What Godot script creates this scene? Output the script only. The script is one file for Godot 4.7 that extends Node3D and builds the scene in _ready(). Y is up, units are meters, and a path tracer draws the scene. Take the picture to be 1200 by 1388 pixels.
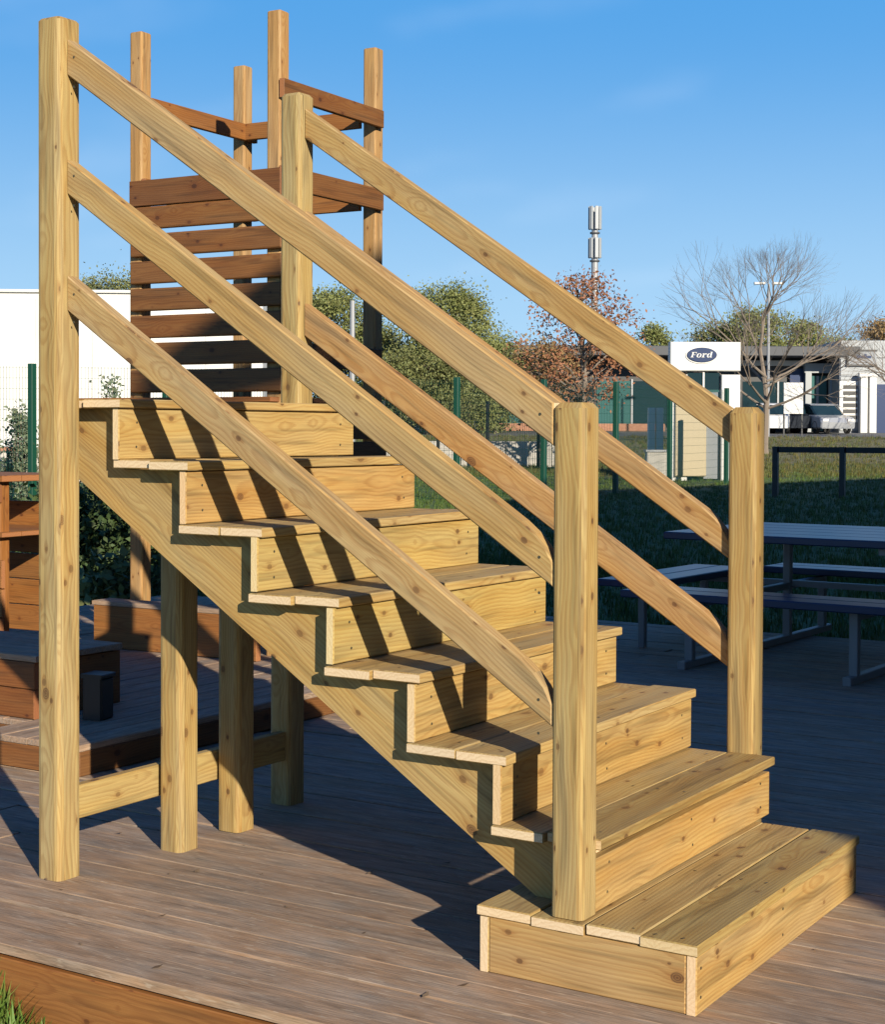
extends Node3D

const GRAIN_X := 0
const GRAIN_Y := 1
const GRAIN_Z := 2
const EYE := Vector3(-3.588, 1.392, 1.509)
const AHEAD := Vector3(0.8473, 0.0, -0.5312)
const ASIDE := Vector3(0.5312, 0.0, 0.8473)

var rng := RandomNumberGenerator.new()
var M := {}
var taken := {}


# ------------------------------------------------------------------ names, labels

func numbered(called: String) -> String:
	var n: int = taken.get(called, 0)
	taken[called] = n + 1
	return called if n == 0 else "%s_%03d" % [called, n]


func tag(o: Node, label: String, category: String, group := "") -> void:
	o.set_meta("label", label)
	o.set_meta("category", category)
	if group:
		o.set_meta("group", group)


func thing(called: String, label: String, category: String, at := Vector3.ZERO, turn := 0.0, group := "") -> Node3D:
	var o := Node3D.new()
	o.name = numbered(called)
	add_child(o, true)
	o.position = at
	o.rotation.y = turn
	tag(o, label, category, group)
	return o


func structure(called: String, at := Vector3.ZERO) -> Node3D:
	var o := Node3D.new()
	o.name = numbered(called)
	add_child(o, true)
	o.position = at
	o.set_meta("kind", "structure")
	return o


func put(called: String, mesh: Mesh, parent: Node, xf := Transform3D.IDENTITY, mat: Material = null) -> MeshInstance3D:
	var o := MeshInstance3D.new()
	o.mesh = mesh
	o.transform = xf
	if mat:
		o.material_override = mat
	if parent == self:
		o.name = numbered(called)
	else:
		var n := 0
		var want := called
		while parent.has_node(want):
			n += 1
			want = "%s_%03d" % [called, n]
		o.name = want
	parent.add_child(o, true)
	return o


# ground height at a distance in front of where the photographer stands
func ground_height(d: float) -> float:
	var k := [[-60.0, -0.3], [9.0, -0.28], [47.0, -0.04], [60.0, 0.15], [72.0, 1.13], [85.0, 1.36], [200.0, 1.5], [900.0, 2.0]]
	if d <= k[0][0]:
		return k[0][1]
	for i in k.size() - 1:
		if d <= k[i + 1][0]:
			return lerpf(k[i][1], k[i + 1][1], (d - k[i][0]) / (k[i + 1][0] - k[i][0]))
	return k[-1][1]


# a place on the field: d metres ahead, l metres to the right of the viewing axis
func field(d: float, l: float, up := 0.0) -> Vector3:
	var p := EYE + AHEAD * d + ASIDE * l
	p.y = ground_height(d) + up
	return p


# ------------------------------------------------------------------ meshes

class Build:
	var surfaces := {}
	func st(m: Material) -> SurfaceTool:
		if not surfaces.has(m):
			var s := SurfaceTool.new()
			s.begin(Mesh.PRIMITIVE_TRIANGLES)
			surfaces[m] = s
		return surfaces[m]
	func tri(m: Material, a: Vector3, b: Vector3, c: Vector3, n: Vector3, ua: Vector2, ub: Vector2, uc: Vector2, col: Color) -> void:
		var s := st(m)
		if (b - a).cross(c - a).dot(n) > 0.0:
			var t := b
			b = c
			c = t
			var u := ub
			ub = uc
			uc = u
		for q in [[a, ua], [b, ub], [c, uc]]:
			s.set_color(col)
			s.set_normal(n)
			s.set_uv(q[1])
			s.add_vertex(q[0])
	func done() -> ArrayMesh:
		var out := ArrayMesh.new()
		for m in surfaces:
			surfaces[m].commit(out)
			out.surface_set_material(out.get_surface_count() - 1, m)
		return out


func inset(poly: PackedVector2Array, c: float) -> PackedVector2Array:
	var out := PackedVector2Array()
	var n := poly.size()
	for i in n:
		var a := (poly[i] - poly[(i + n - 1) % n]).normalized()
		var b := (poly[(i + 1) % n] - poly[i]).normalized()
		var na := Vector2(-a.y, a.x)
		var nb := Vector2(-b.y, b.x)
		var m := na + nb
		out.append(poly[i] + m * (c / maxf(0.35, 1.0 + na.dot(nb))))
	return out


# a polygon (local x, y; counter-clockwise) pushed through depth along local z, with a chamfer at both faces; the wood grain runs along one local axis or direction
func extrude(poly: PackedVector2Array, depth: float, c: float, mat: Material, end: Material, grain := Vector3.RIGHT, tint := Color.WHITE, b: Build = null, xf := Transform3D.IDENTITY, c_low := -1.0) -> Build:
	if b == null:
		b = Build.new()
	if Geometry2D.is_polygon_clockwise(poly):
		pass
	var area := 0.0
	for i in poly.size():
		area += poly[i].cross(poly[(i + 1) % poly.size()])
	if area < 0.0:
		poly.reverse()
	if c_low < 0.0:
		c_low = c
	var offset := Vector2(rng.randf() * 3.0, 0.0)
	var first := rng.randi() % 5
	var hz := depth * 0.5
	var top := inset(poly, c) if c > 0.0 else poly
	var low := inset(poly, c_low) if c_low > 0.0 else poly
	var mid := Vector3.ZERO
	for p in poly:
		mid += Vector3(p.x, p.y, 0.0) / poly.size()
	var face := func(pts: Array, n: Vector3, k: int) -> void:
		var ended := absf(n.dot(grain)) > 0.72
		var t := n.cross(grain).normalized() if not ended else Vector3.ZERO
		var t2 := Vector3.ZERO
		if ended:
			t = n.cross(Vector3.UP if absf(n.y) < 0.8 else Vector3.RIGHT).normalized()
			t2 = n.cross(t)
		var uvs := []
		for p: Vector3 in pts:
			var q := p - mid
			if ended:
				uvs.append(Vector2(q.dot(t) / 0.2 + offset.x, q.dot(t2) / 0.2 + 0.31 * k + offset.x))
			else:
				uvs.append(Vector2((q.dot(grain) + offset.x) / 3.0, (q - n * q.dot(n)).dot(t) / 0.75 + (float((first + k) % 5) + 0.5) / 5.0))
		var nn := (xf.basis * n).normalized()
		for i in range(1, pts.size() - 1):
			b.tri(end if ended else mat, xf * pts[0], xf * pts[i], xf * pts[i + 1], nn, uvs[0], uvs[i], uvs[i + 1], tint)
	var n := poly.size()
	for i in n:
		var j := (i + 1) % n
		var d := (poly[j] - poly[i]).normalized()
		var out := Vector3(d.y, -d.x, 0.0)
		var fz := hz - c
		var bz := -hz + c_low
		face.call([Vector3(poly[i].x, poly[i].y, bz), Vector3(poly[j].x, poly[j].y, bz), Vector3(poly[j].x, poly[j].y, fz), Vector3(poly[i].x, poly[i].y, fz)], out, i % 5)
		if c > 0.0:
			face.call([Vector3(poly[i].x, poly[i].y, fz), Vector3(poly[j].x, poly[j].y, fz), Vector3(top[j].x, top[j].y, hz), Vector3(top[i].x, top[i].y, hz)], (out + Vector3.BACK).normalized(), 1)
		if c_low > 0.0:
			face.call([Vector3(poly[i].x, poly[i].y, bz), Vector3(poly[j].x, poly[j].y, bz), Vector3(low[j].x, low[j].y, -hz), Vector3(low[i].x, low[i].y, -hz)], (out + Vector3.FORWARD).normalized(), 2)
	var tris := Geometry2D.triangulate_polygon(top)
	for side in [1.0, -1.0]:
		var src := top if side > 0.0 else low
		for i in range(0, tris.size(), 3):
			var pts := []
			for k in 3:
				pts.append(Vector3(src[tris[i + k]].x, src[tris[i + k]].y, hz * side))
			face.call(pts, Vector3(0, 0, side), 3 if side > 0.0 else 4)
	return b


func rect(w: float, h: float) -> PackedVector2Array:
	return PackedVector2Array([Vector2(-w / 2, -h / 2), Vector2(w / 2, -h / 2), Vector2(w / 2, h / 2), Vector2(-w / 2, h / 2)])


func rounded(w: float, h: float, r: float, steps := 3) -> PackedVector2Array:
	var out := PackedVector2Array()
	for k in 4:
		var cx: float = [1, -1, -1, 1][k] * (w / 2 - r)
		var cy: float = [1, 1, -1, -1][k] * (h / 2 - r)
		for s in steps + 1:
			var a := (k + float(s) / steps) * PI / 2
			out.append(Vector2(cx + cos(a) * r, cy + sin(a) * r))
	return out


# a sawn board: long axis on local x, width y, thickness z
func board(parent: Node, called: String, size: Vector3, at: Vector3, basis := Basis.IDENTITY, mat: Material = null, end: Material = null, tint := Color.WHITE, chamfer := 0.003) -> MeshInstance3D:
	if mat == null:
		mat = M.pine
		end = M.pine_end
	if end == null:
		end = mat
	var m := extrude(rect(size.x, size.y), size.z, chamfer, mat, end, Vector3.RIGHT, tint).done()
	return put(called, m, parent, Transform3D(basis, at))


const ALONG_X_FLAT := Basis(Vector3(1, 0, 0), Vector3(0, 0, -1), Vector3(0, 1, 0))
const ALONG_X_EDGE := Basis(Vector3(1, 0, 0), Vector3(0, 1, 0), Vector3(0, 0, 1))
const ALONG_Z_FLAT := Basis(Vector3(0, 0, 1), Vector3(1, 0, 0), Vector3(0, 1, 0))
const ALONG_Z_EDGE := Basis(Vector3(0, 0, 1), Vector3(0, 1, 0), Vector3(-1, 0, 0))
const UPRIGHT := Basis(Vector3(1, 0, 0), Vector3(0, 0, -1), Vector3(0, 1, 0))


func wobble(b: Basis, deg := 0.3) -> Basis:
	return Basis.from_euler(Vector3(rng.randfn() * deg, rng.randfn() * deg, rng.randfn() * deg) * PI / 180.0) * b


func tone(v := 0.09, warm := 0.04) -> Color:
	var k := 1.0 + rng.randf_range(-v, v)
	var w := rng.randf_range(-warm, warm)
	return Color(k * (1.0 + w), k, k * (1.0 - w * 1.6))


# a square post with rounded arrises, standing on at
func post(parent: Node, called: String, at: Vector3, height: float, w: float, mat: Material, end: Material, r := 0.012, cap := 0.012, tint := Color.WHITE) -> MeshInstance3D:
	var m := extrude(rounded(w, w, r), height, cap, mat, end, Vector3.BACK, tint, null, Transform3D.IDENTITY, 0.0).done()
	return put(called, m, parent, Transform3D(UPRIGHT, at + Vector3.UP * height / 2))


# a plain chamfered box in one material
func box_into(b: Build, size: Vector3, at: Vector3, mat: Material, basis := Basis.IDENTITY, c := 0.0, tint := Color.WHITE) -> void:
	extrude(rect(size.x, size.y), size.z, c, mat, mat, Vector3.RIGHT, tint, b, Transform3D(basis, at))


func box(parent: Node, called: String, size: Vector3, at: Vector3, mat: Material, c := 0.004, basis := Basis.IDENTITY) -> MeshInstance3D:
	return put(called, extrude(rect(size.x, size.y), size.z, c, mat, mat, Vector3.RIGHT).done(), parent, Transform3D(basis, at))


# a tube through points with a radius at each
func tube_into(b: Build, pts: Array, radii: Array, mat: Material, sides := 6, tint := Color.WHITE) -> void:
	var rings := []
	var along := 0.0
	for i in pts.size():
		var d: Vector3 = (pts[mini(i + 1, pts.size() - 1)] - pts[maxi(i - 1, 0)]).normalized()
		var x := d.cross(Vector3.RIGHT if absf(d.x) < 0.8 else Vector3.UP).normalized()
		var y := d.cross(x)
		if i > 0:
			along += pts[i].distance_to(pts[i - 1])
		var ring := []
		for k in sides:
			var a := TAU * k / sides
			var n := x * cos(a) + y * sin(a)
			ring.append([pts[i] + n * radii[i], n, Vector2(float(k) / sides, along)])
		rings.append(ring)
	for i in rings.size() - 1:
		for k in sides:
			var a: Array = rings[i][k]
			var bb: Array = rings[i][(k + 1) % sides]
			var c: Array = rings[i + 1][(k + 1) % sides]
			var d: Array = rings[i + 1][k]
			var n: Vector3 = (a[1] + bb[1]).normalized()
			b.tri(mat, a[0], bb[0], c[0], n, a[2], bb[2], c[2], tint)
			b.tri(mat, a[0], c[0], d[0], n, a[2], c[2], d[2], tint)


func tube(parent: Node, called: String, pts: Array, radii: Array, mat: Material, sides := 8) -> MeshInstance3D:
	var b := Build.new()
	tube_into(b, pts, radii, mat, sides)
	return put(called, b.done(), parent)


# ------------------------------------------------------------------ materials

func lin(r: float, g: float, b: float) -> Color:
	return Color(r, g, b).linear_to_srgb()


func plain(r: float, g: float, b: float, rough := 0.8, metal := 0.0) -> StandardMaterial3D:
	var m := StandardMaterial3D.new()
	m.albedo_color = lin(r, g, b)
	m.roughness = rough
	m.metallic = metal
	m.vertex_color_use_as_albedo = true
	return m


func noise(seed_: int, f := 0.01, octaves := 3) -> FastNoiseLite:
	var n := FastNoiseLite.new()
	n.seed = seed_
	n.noise_type = FastNoiseLite.TYPE_SIMPLEX_SMOOTH
	n.frequency = f
	n.fractal_octaves = octaves
	return n


func byte(v: float) -> int:
	return clampi(int(v * 255.0 + 0.5), 0, 255)


func to_srgb(v: float) -> float:
	return 1.055 * pow(maxf(v, 0.0), 0.41667) - 0.055 if v > 0.0031308 else v * 12.92


# five strips of flat-sawn softwood, each 150 mm wide and 3 m long
func softwood(seed_: int) -> Array:
	var W := 2048
	var H := 512
	var wide := noise(seed_, 1.0, 2)
	var fibre := noise(seed_ + 1, 1.0, 2)
	var r := RandomNumberGenerator.new()
	r.seed = seed_
	var knots := []
	for s in 5:
		var list := []
		for k in 11:
			list.append([r.randf() * 3.0, r.randf_range(-0.055, 0.055), r.randf_range(0.0025, 0.008) * (1.7 if r.randf() < 0.25 else 1.0), r.randf()])
		knots.append(list)
	var curve := []
	var to8 := PackedByteArray()
	to8.resize(1025)
	for i in 1025:
		to8[i] = byte(to_srgb(i / 1024.0))
	var rgb := PackedByteArray()
	rgb.resize(W * H * 3)
	var bump := PackedByteArray()
	bump.resize(W * H)
	for s in 5:
		var c0: float = [0.02, -0.09, -0.03, 0.085, 0.045][s]
		var h0: float = r.randf_range(0.018, 0.04)
		var pitch: float = r.randf_range(0.0085, 0.0135)
		for px in W:
			var x := px * 3.0 / W
			# the strip wraps round at 3 m
			var wx := cos(x * TAU / 3.0) * 0.42
			var wz := sin(x * TAU / 3.0) * 0.42
			var v0 := c0 + wide.get_noise_2d(wx + s * 11.0, wz) * 0.035
			var h := h0 + 0.035 * absf(wide.get_noise_2d(wx * 2.2 + s * 7.0 + 50.0, wz * 2.2)) + 0.0015 * wide.get_noise_2d(x * 7.0, s * 5.0)
			var near := []
			for k in knots[s]:
				var dx: float = fposmod(x - k[0] + 1.5, 3.0) - 1.5
				if absf(dx) < 0.16:
					near.append([dx, k[1], k[2], k[3]])
			var y0 := int(ceil(s * H / 5.0))
			var y1 := int(ceil((s + 1) * H / 5.0))
			for py in range(y0, y1):
				var y := (py + 0.5) / H * 0.75 - (s + 0.5) * 0.15
				var rr := sqrt((y - v0) * (y - v0) + h * h)
				var dark := 0.0
				var halo := 0.0
				for k in near:
					var ax: float = k[0] / (k[2] * 4.5)
					var ay: float = (y - k[1]) / (k[2] * 2.2)
					var q := ax * ax + ay * ay
					if q < 6.0:
						rr += k[2] * 1.5 * exp(-q) * (1.0 if k[1] > v0 else -1.0)
						halo = maxf(halo, exp(-q * 2.2))
						var core: float = sqrt(k[0] * k[0] * 0.55 + (y - k[1]) * (y - k[1])) / k[2]
						if core < 1.25:
							dark = maxf(dark, clampf((1.25 - core) * 4.0, 0.0, 1.0) * (0.55 + 0.45 * k[3]) * (0.7 + 0.3 * sin(core * 14.0)))
				var fib := fibre.get_noise_2d(x * 2.2, py * 0.5 + s * 40.0)
				var fine := fibre.get_noise_2d(x * 14.0 + 90.0, py * 0.9)
				var ph: float = rr / pitch + fib * 0.10
				ph -= floor(ph)
				var stain := clampf(wide.get_noise_3d(wx * 2.0 + 70.0 + s * 9.0, wz * 2.0, y * 30.0) * 2.0 - 0.35, 0.0, 1.0)
				var late: float = smoothstep(0.25, 0.8, ph) * (1.0 - smoothstep(0.84, 1.0, ph))
				var blotch := wide.get_noise_3d(wx * 2.4 + s * 3.0, wz * 2.4, y * 14.0 + 9.0)
				var k1 := (1.0 + 0.15 * fib + 0.08 * fine + 0.22 * blotch) * (1.0 - 0.17 * late) * (1.0 - 0.36 * stain)
				var red := late * 0.10 + halo * 0.10
				var green := 0.09 * blotch
				var grey := clampf(0.35 + 0.9 * wide.get_noise_3d(wx * 1.5 + 33.0 + s * 5.0, wz * 1.5, y * 8.0), 0.0, 0.8)
				var cr := 0.50 * k1 * (1.0 + red * 0.3 - green)
				var cg := 0.345 * k1 * (1.0 - red * 0.7)
				var cb := 0.125 * k1 * (1.0 - red * 1.6 + blotch * 0.12)
				var lum := 0.3 * cr + 0.6 * cg + 0.1 * cb
				cr = lerpf(cr, lum * 1.14, grey * 0.45)
				cg = lerpf(cg, lum, grey * 0.45)
				cb = lerpf(cb, lum * 0.62, grey * 0.45)
				var hk := halo * 0.28
				cr *= 1.0 - hk
				cg *= 1.0 - hk * 1.25
				cb *= 1.0 - hk * 1.5
				cr = lerpf(cr, 0.09, dark)
				cg = lerpf(cg, 0.045, dark)
				cb = lerpf(cb, 0.02, dark)
				var at := (py * W + px)
				rgb[at * 3] = to8[clampi(int(cr * 1024.0), 0, 1024)]
				rgb[at * 3 + 1] = to8[clampi(int(cg * 1024.0), 0, 1024)]
				rgb[at * 3 + 2] = to8[clampi(int(cb * 1024.0), 0, 1024)]
				bump[at] = byte(0.5 + 0.22 * fib - 0.2 * late - 0.1 * dark)
	return [ImageTexture.create_from_image(Image.create_from_data(W, H, false, Image.FORMAT_RGB8, rgb)), ImageTexture.create_from_image(Image.create_from_data(W, H, false, Image.FORMAT_L8, bump))]


# weathered decking: grey brown, streaked, with scuffed pale flecks
func weathered(seed_: int) -> Array:
	var W := 2048
	var H := 512
	var a := noise(seed_, 1.0, 3)
	var f := noise(seed_ + 5, 1.0, 2)
	var rgb := PackedByteArray()
	rgb.resize(W * H * 3)
	var bump := PackedByteArray()
	bump.resize(W * H)
	for py in H:
		var y := py * 0.75 / H
		for px in W:
			var x := px * 3.0 / W
			var wx := cos(x * TAU / 3.0)
			var wz := sin(x * TAU / 3.0)
			var streak := f.get_noise_3d(wx * 2.2, wz * 2.2, y * 170.0)
			var blotch := a.get_noise_3d(wx * 1.9, wz * 1.9, y * 22.0)
			var fine := f.get_noise_2d(x * 16.0, y * 380.0)
			var k := 0.77 * (1.0 + 0.30 * streak + 0.38 * blotch + 0.24 * fine)
			var fleck := clampf((a.get_noise_2d(x * 9.0 + 40.0, y * 60.0) - 0.38) * 6.0, 0.0, 1.0)
			var warm := 0.5 + 0.9 * a.get_noise_3d(wx * 1.6 + 30.0, wz * 1.6, y * 12.0)
			var cr := lerpf(0.36, 0.39, warm) * k
			var cg := lerpf(0.285, 0.255, warm) * k
			var cb := lerpf(0.225, 0.16, warm) * k
			cr = lerpf(cr, 0.44, fleck * 0.55)
			cg = lerpf(cg, 0.37, fleck * 0.55)
			cb = lerpf(cb, 0.29, fleck * 0.55)
			var at := py * W + px
			rgb[at * 3] = byte(to_srgb(cr))
			rgb[at * 3 + 1] = byte(to_srgb(cg))
			rgb[at * 3 + 2] = byte(to_srgb(cb))
			bump[at] = byte(0.5 + 0.3 * streak + 0.25 * fine)
	return [ImageTexture.create_from_image(Image.create_from_data(W, H, false, Image.FORMAT_RGB8, rgb)), ImageTexture.create_from_image(Image.create_from_data(W, H, false, Image.FORMAT_L8, bump))]


func end_grain(seed_: int) -> ImageTexture:
	var S := 256
	var n := noise(seed_, 0.03, 3)
	var im := Image.create(S, S, false, Image.FORMAT_RGB8)
	for y in S:
		for x in S:
			var rr := Vector2(x - 300.0, y - 140.0).length() * 0.07 + n.get_noise_2d(x, y) * 0.5
			var ph: float = rr - floor(rr)
			var late := clampf((ph - 0.4) * 2.0, 0.0, 1.0)
			var k := 1.0 + 0.1 * n.get_noise_2d(x * 4.0, y * 4.0) - 0.1 * late
			im.set_pixel(x, y, Color(0.66 * k, 0.51 * k * (1.0 - late * 0.05), 0.33 * k * (1.0 - late * 0.1)).linear_to_srgb())
	return ImageTexture.create_from_image(im)


func speckled(seed_: int, a: Color, b: Color, f: float, S := 512, octaves := 4) -> ImageTexture:
	var n := noise(seed_, f, octaves)
	var im := n.get_seamless_image(S, S)
	im.convert(Image.FORMAT_L8)
	var data := im.get_data()
	var rgb := PackedByteArray()
	rgb.resize(S * S * 3)
	for i in S * S:
		var c := a.lerp(b, data[i] / 255.0).linear_to_srgb()
		rgb[i * 3] = byte(c.r)
		rgb[i * 3 + 1] = byte(c.g)
		rgb[i * 3 + 2] = byte(c.b)
	return ImageTexture.create_from_image(Image.create_from_data(S, S, false, Image.FORMAT_RGB8, rgb))


func timber(tex: Array, tint: Color, rough := 0.75, bump := 0.08) -> StandardMaterial3D:
	var m := StandardMaterial3D.new()
	m.albedo_texture = tex[0]
	m.albedo_color = tint.linear_to_srgb()
	m.vertex_color_use_as_albedo = true
	m.roughness = rough
	m.heightmap_enabled = true
	m.heightmap_texture = tex[1]
	m.heightmap_scale = bump
	return m


func surface(tex: Texture2D, scale: float, rough := 0.9) -> StandardMaterial3D:
	var m := StandardMaterial3D.new()
	m.albedo_texture = tex
	m.uv1_triplanar = true
	m.uv1_world_triplanar = true
	m.uv1_scale = Vector3.ONE / scale
	m.roughness = rough
	m.vertex_color_use_as_albedo = true
	return m


func make_materials() -> void:
	var wood := softwood(11)
	var wood2 := softwood(58)
	M.pine = timber(wood, Color(0.80, 0.775, 0.75))
	M.post = timber(wood2, Color(0.76, 0.765, 0.79))
	M.rail = timber(wood2, Color(0.79, 0.745, 0.80))
	M.tower_post = timber(wood2, Color(0.78, 0.67, 0.69))
	M.stain = timber(wood, Color(0.37, 0.215, 0.135), 0.7)
	M.stain_light = timber(wood, Color(0.53, 0.30, 0.17), 0.7)
	var g := end_grain(4)
	M.pine_end = StandardMaterial3D.new()
	M.pine_end.albedo_texture = g
	M.pine_end.roughness = 0.85
	M.pine_end.vertex_color_use_as_albedo = true
	M.stain_end = StandardMaterial3D.new()
	M.stain_end.albedo_texture = g
	M.stain_end.albedo_color = lin(0.5, 0.27, 0.16)
	M.stain_end.roughness = 0.85
	M.stain_end.vertex_color_use_as_albedo = true
	var deck := weathered(23)
	M.deck = timber(deck, Color(1.0, 0.97, 0.95), 0.85, 0.15)
	M.deck_dark = timber(deck, Color(0.55, 0.42, 0.34), 0.85, 0.12)
	M.grass = surface(speckled(3, Color(0.03, 0.06, 0.012), Color(0.10, 0.15, 0.035), 0.02), 1.7)
	M.bank = surface(speckled(4, Color(0.09, 0.09, 0.04), Color(0.22, 0.195, 0.10), 0.03), 3.1)
	M.litter = plain(0.22, 0.15, 0.09, 0.9)
	M.lit_lawn = surface(speckled(14, Color(0.04, 0.06, 0.018), Color(0.11, 0.125, 0.045), 0.03), 2.3)  # far strip of the lawn, its sunlight put into the colour
	M.blade = plain(0.10, 0.17, 0.025, 0.6)
	M.asphalt = surface(speckled(5, Color(0.10, 0.10, 0.10), Color(0.17, 0.17, 0.165), 0.05, 256), 3.0)
	M.concrete = surface(speckled(6, Color(0.36, 0.34, 0.31), Color(0.55, 0.52, 0.47), 0.02, 256), 2.5)
	M.white = surface(speckled(7, Color(0.58, 0.58, 0.57), Color(0.68, 0.68, 0.67), 0.01, 256), 4.0, 0.5)
	M.cream = plain(0.50, 0.42, 0.28, 0.6)
	M.panel_grey = plain(0.22, 0.24, 0.27, 0.5)
	M.light_grey = plain(0.31, 0.335, 0.36, 0.5)
	M.dark_roof = plain(0.06, 0.065, 0.075, 0.6)
	M.dark_frame = plain(0.035, 0.037, 0.04, 0.5)
	M.glass = plain(0.015, 0.035, 0.045, 0.06)
	M.teal_glass = plain(0.05, 0.13, 0.13, 0.08)
	M.navy = plain(0.01, 0.03, 0.10, 0.3)
	M.ivory = plain(0.60, 0.60, 0.59, 0.4)
	M.green_metal = plain(0.006, 0.055, 0.032, 0.45)
	M.black_metal = plain(0.012, 0.013, 0.015, 0.5)
	M.steel = plain(0.22, 0.22, 0.23, 0.5, 0.3)
	M.galvanised = plain(0.30, 0.31, 0.33, 0.5, 0.3)
	M.screw = plain(0.09, 0.085, 0.06, 0.5, 0.5)
	M.recycled_sky_sheen = plain(0.012, 0.03, 0.08, 0.33)  # plastic planks, blue of the reflected sky put into their colour
	M.black_plastic = plain(0.01, 0.01, 0.012, 0.4)
	M.brick = surface(speckled(8, Color(0.28, 0.13, 0.08), Color(0.42, 0.22, 0.14), 0.05, 256), 2.0)
	M.tyre = plain(0.012, 0.012, 0.012, 0.8)
	M.car_white = plain(0.7, 0.71, 0.72, 0.25)
	M.car_silver = plain(0.45, 0.47, 0.5, 0.25, 0.4)
	M.car_dark = plain(0.02, 0.025, 0.035, 0.2)
	M.bark = surface(speckled(9, Color(0.14, 0.11, 0.08), Color(0.30, 0.25, 0.19), 0.05, 256), 0.6)
	M.bark_grey = plain(0.19, 0.155, 0.125, 0.9)
	for k in [["leaf_green", 0.15, 0.165, 0.055], ["leaf_olive", 0.175, 0.195, 0.06], ["leaf_rust", 0.27, 0.115, 0.055], ["leaf_ochre", 0.25, 0.165, 0.07], ["leaf_grey", 0.16, 0.20, 0.13], ["leaf_dark", 0.05, 0.085, 0.025]]:
		var m := plain(k[1], k[2], k[3], 0.7)
		m.backlight_enabled = true
		m.backlight = Color(k[1], k[2], k[3]).linear_to_srgb() * 0.5
		M[k[0]] = m
#--MAIN--

# ------------------------------------------------------------------ the staircase

const RISE := 0.1875
const GOING := 0.2709
const FIRST := 0.17
const WIDE := 1.247


func tread_y(k: int) -> float:
	return FIRST + RISE * (8 - k)


func tread_z(k: int) -> float:
	return GOING * (k - 8)


func flat_x(parent: Node, called: String, x0: float, x1: float, z0: float, z1: float, top: float, thick: float, tint: Color, deg := 0.12) -> void:
	var b := wobble(ALONG_X_FLAT, deg)
	board(parent, called, Vector3(x1 - x0, z1 - z0, thick), Vector3((x0 + x1) / 2, top - thick / 2, (z0 + z1) / 2), b, M.pine, M.pine_end, tint)


func side_slab(parent: Node, called: String, poly: PackedVector2Array, x: float, thick: float, grain: Vector3, mat: Material, end: Material, c := 0.004, tint := Color.WHITE) -> void:
	put(called, extrude(poly, thick, c, mat, end, grain, tint).done(), parent, Transform3D(ALONG_Z_EDGE, Vector3(x, 0, 0)))


func handrail(parent: Node, x: float, z0: float, z1: float, top: float, low0: float, low1: float, high0: float, round_over: float, tint: Color) -> void:
	var slope := (low1 - low0) / (z1 - z0)
	var pts := PackedVector2Array([Vector2(z0, low0), Vector2(z1, low1)])
	var hi := low1 + (high0 - low0)
	if round_over > 0.0:
		pts.append(Vector2(z1, hi - round_over))
		pts.append(Vector2(z1 - 0.022, hi - round_over * 0.45 - slope * 0.022))
		pts.append(Vector2(z1 - 0.052, hi - round_over * 0.14 - slope * 0.052))
		pts.append(Vector2(z1 - 0.09, hi - slope * 0.09))
	else:
		pts.append(Vector2(z1, hi))
	pts.append(Vector2(z0, high0))
	side_slab(parent, "handrail", pts, x, 0.044, Vector3(1, slope, 0).normalized(), M.rail, M.pine_end, 0.004, tint)


const RISER_TINT := [Color(0.98, 0.98, 0.92), Color(1.02, 0.92, 0.80), Color(0.97, 1.03, 0.82), Color(0.95, 1.02, 0.82), Color(1.03, 0.99, 0.9), Color(0.93, 0.88, 0.78), Color(1.03, 0.93, 0.82)]


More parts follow.
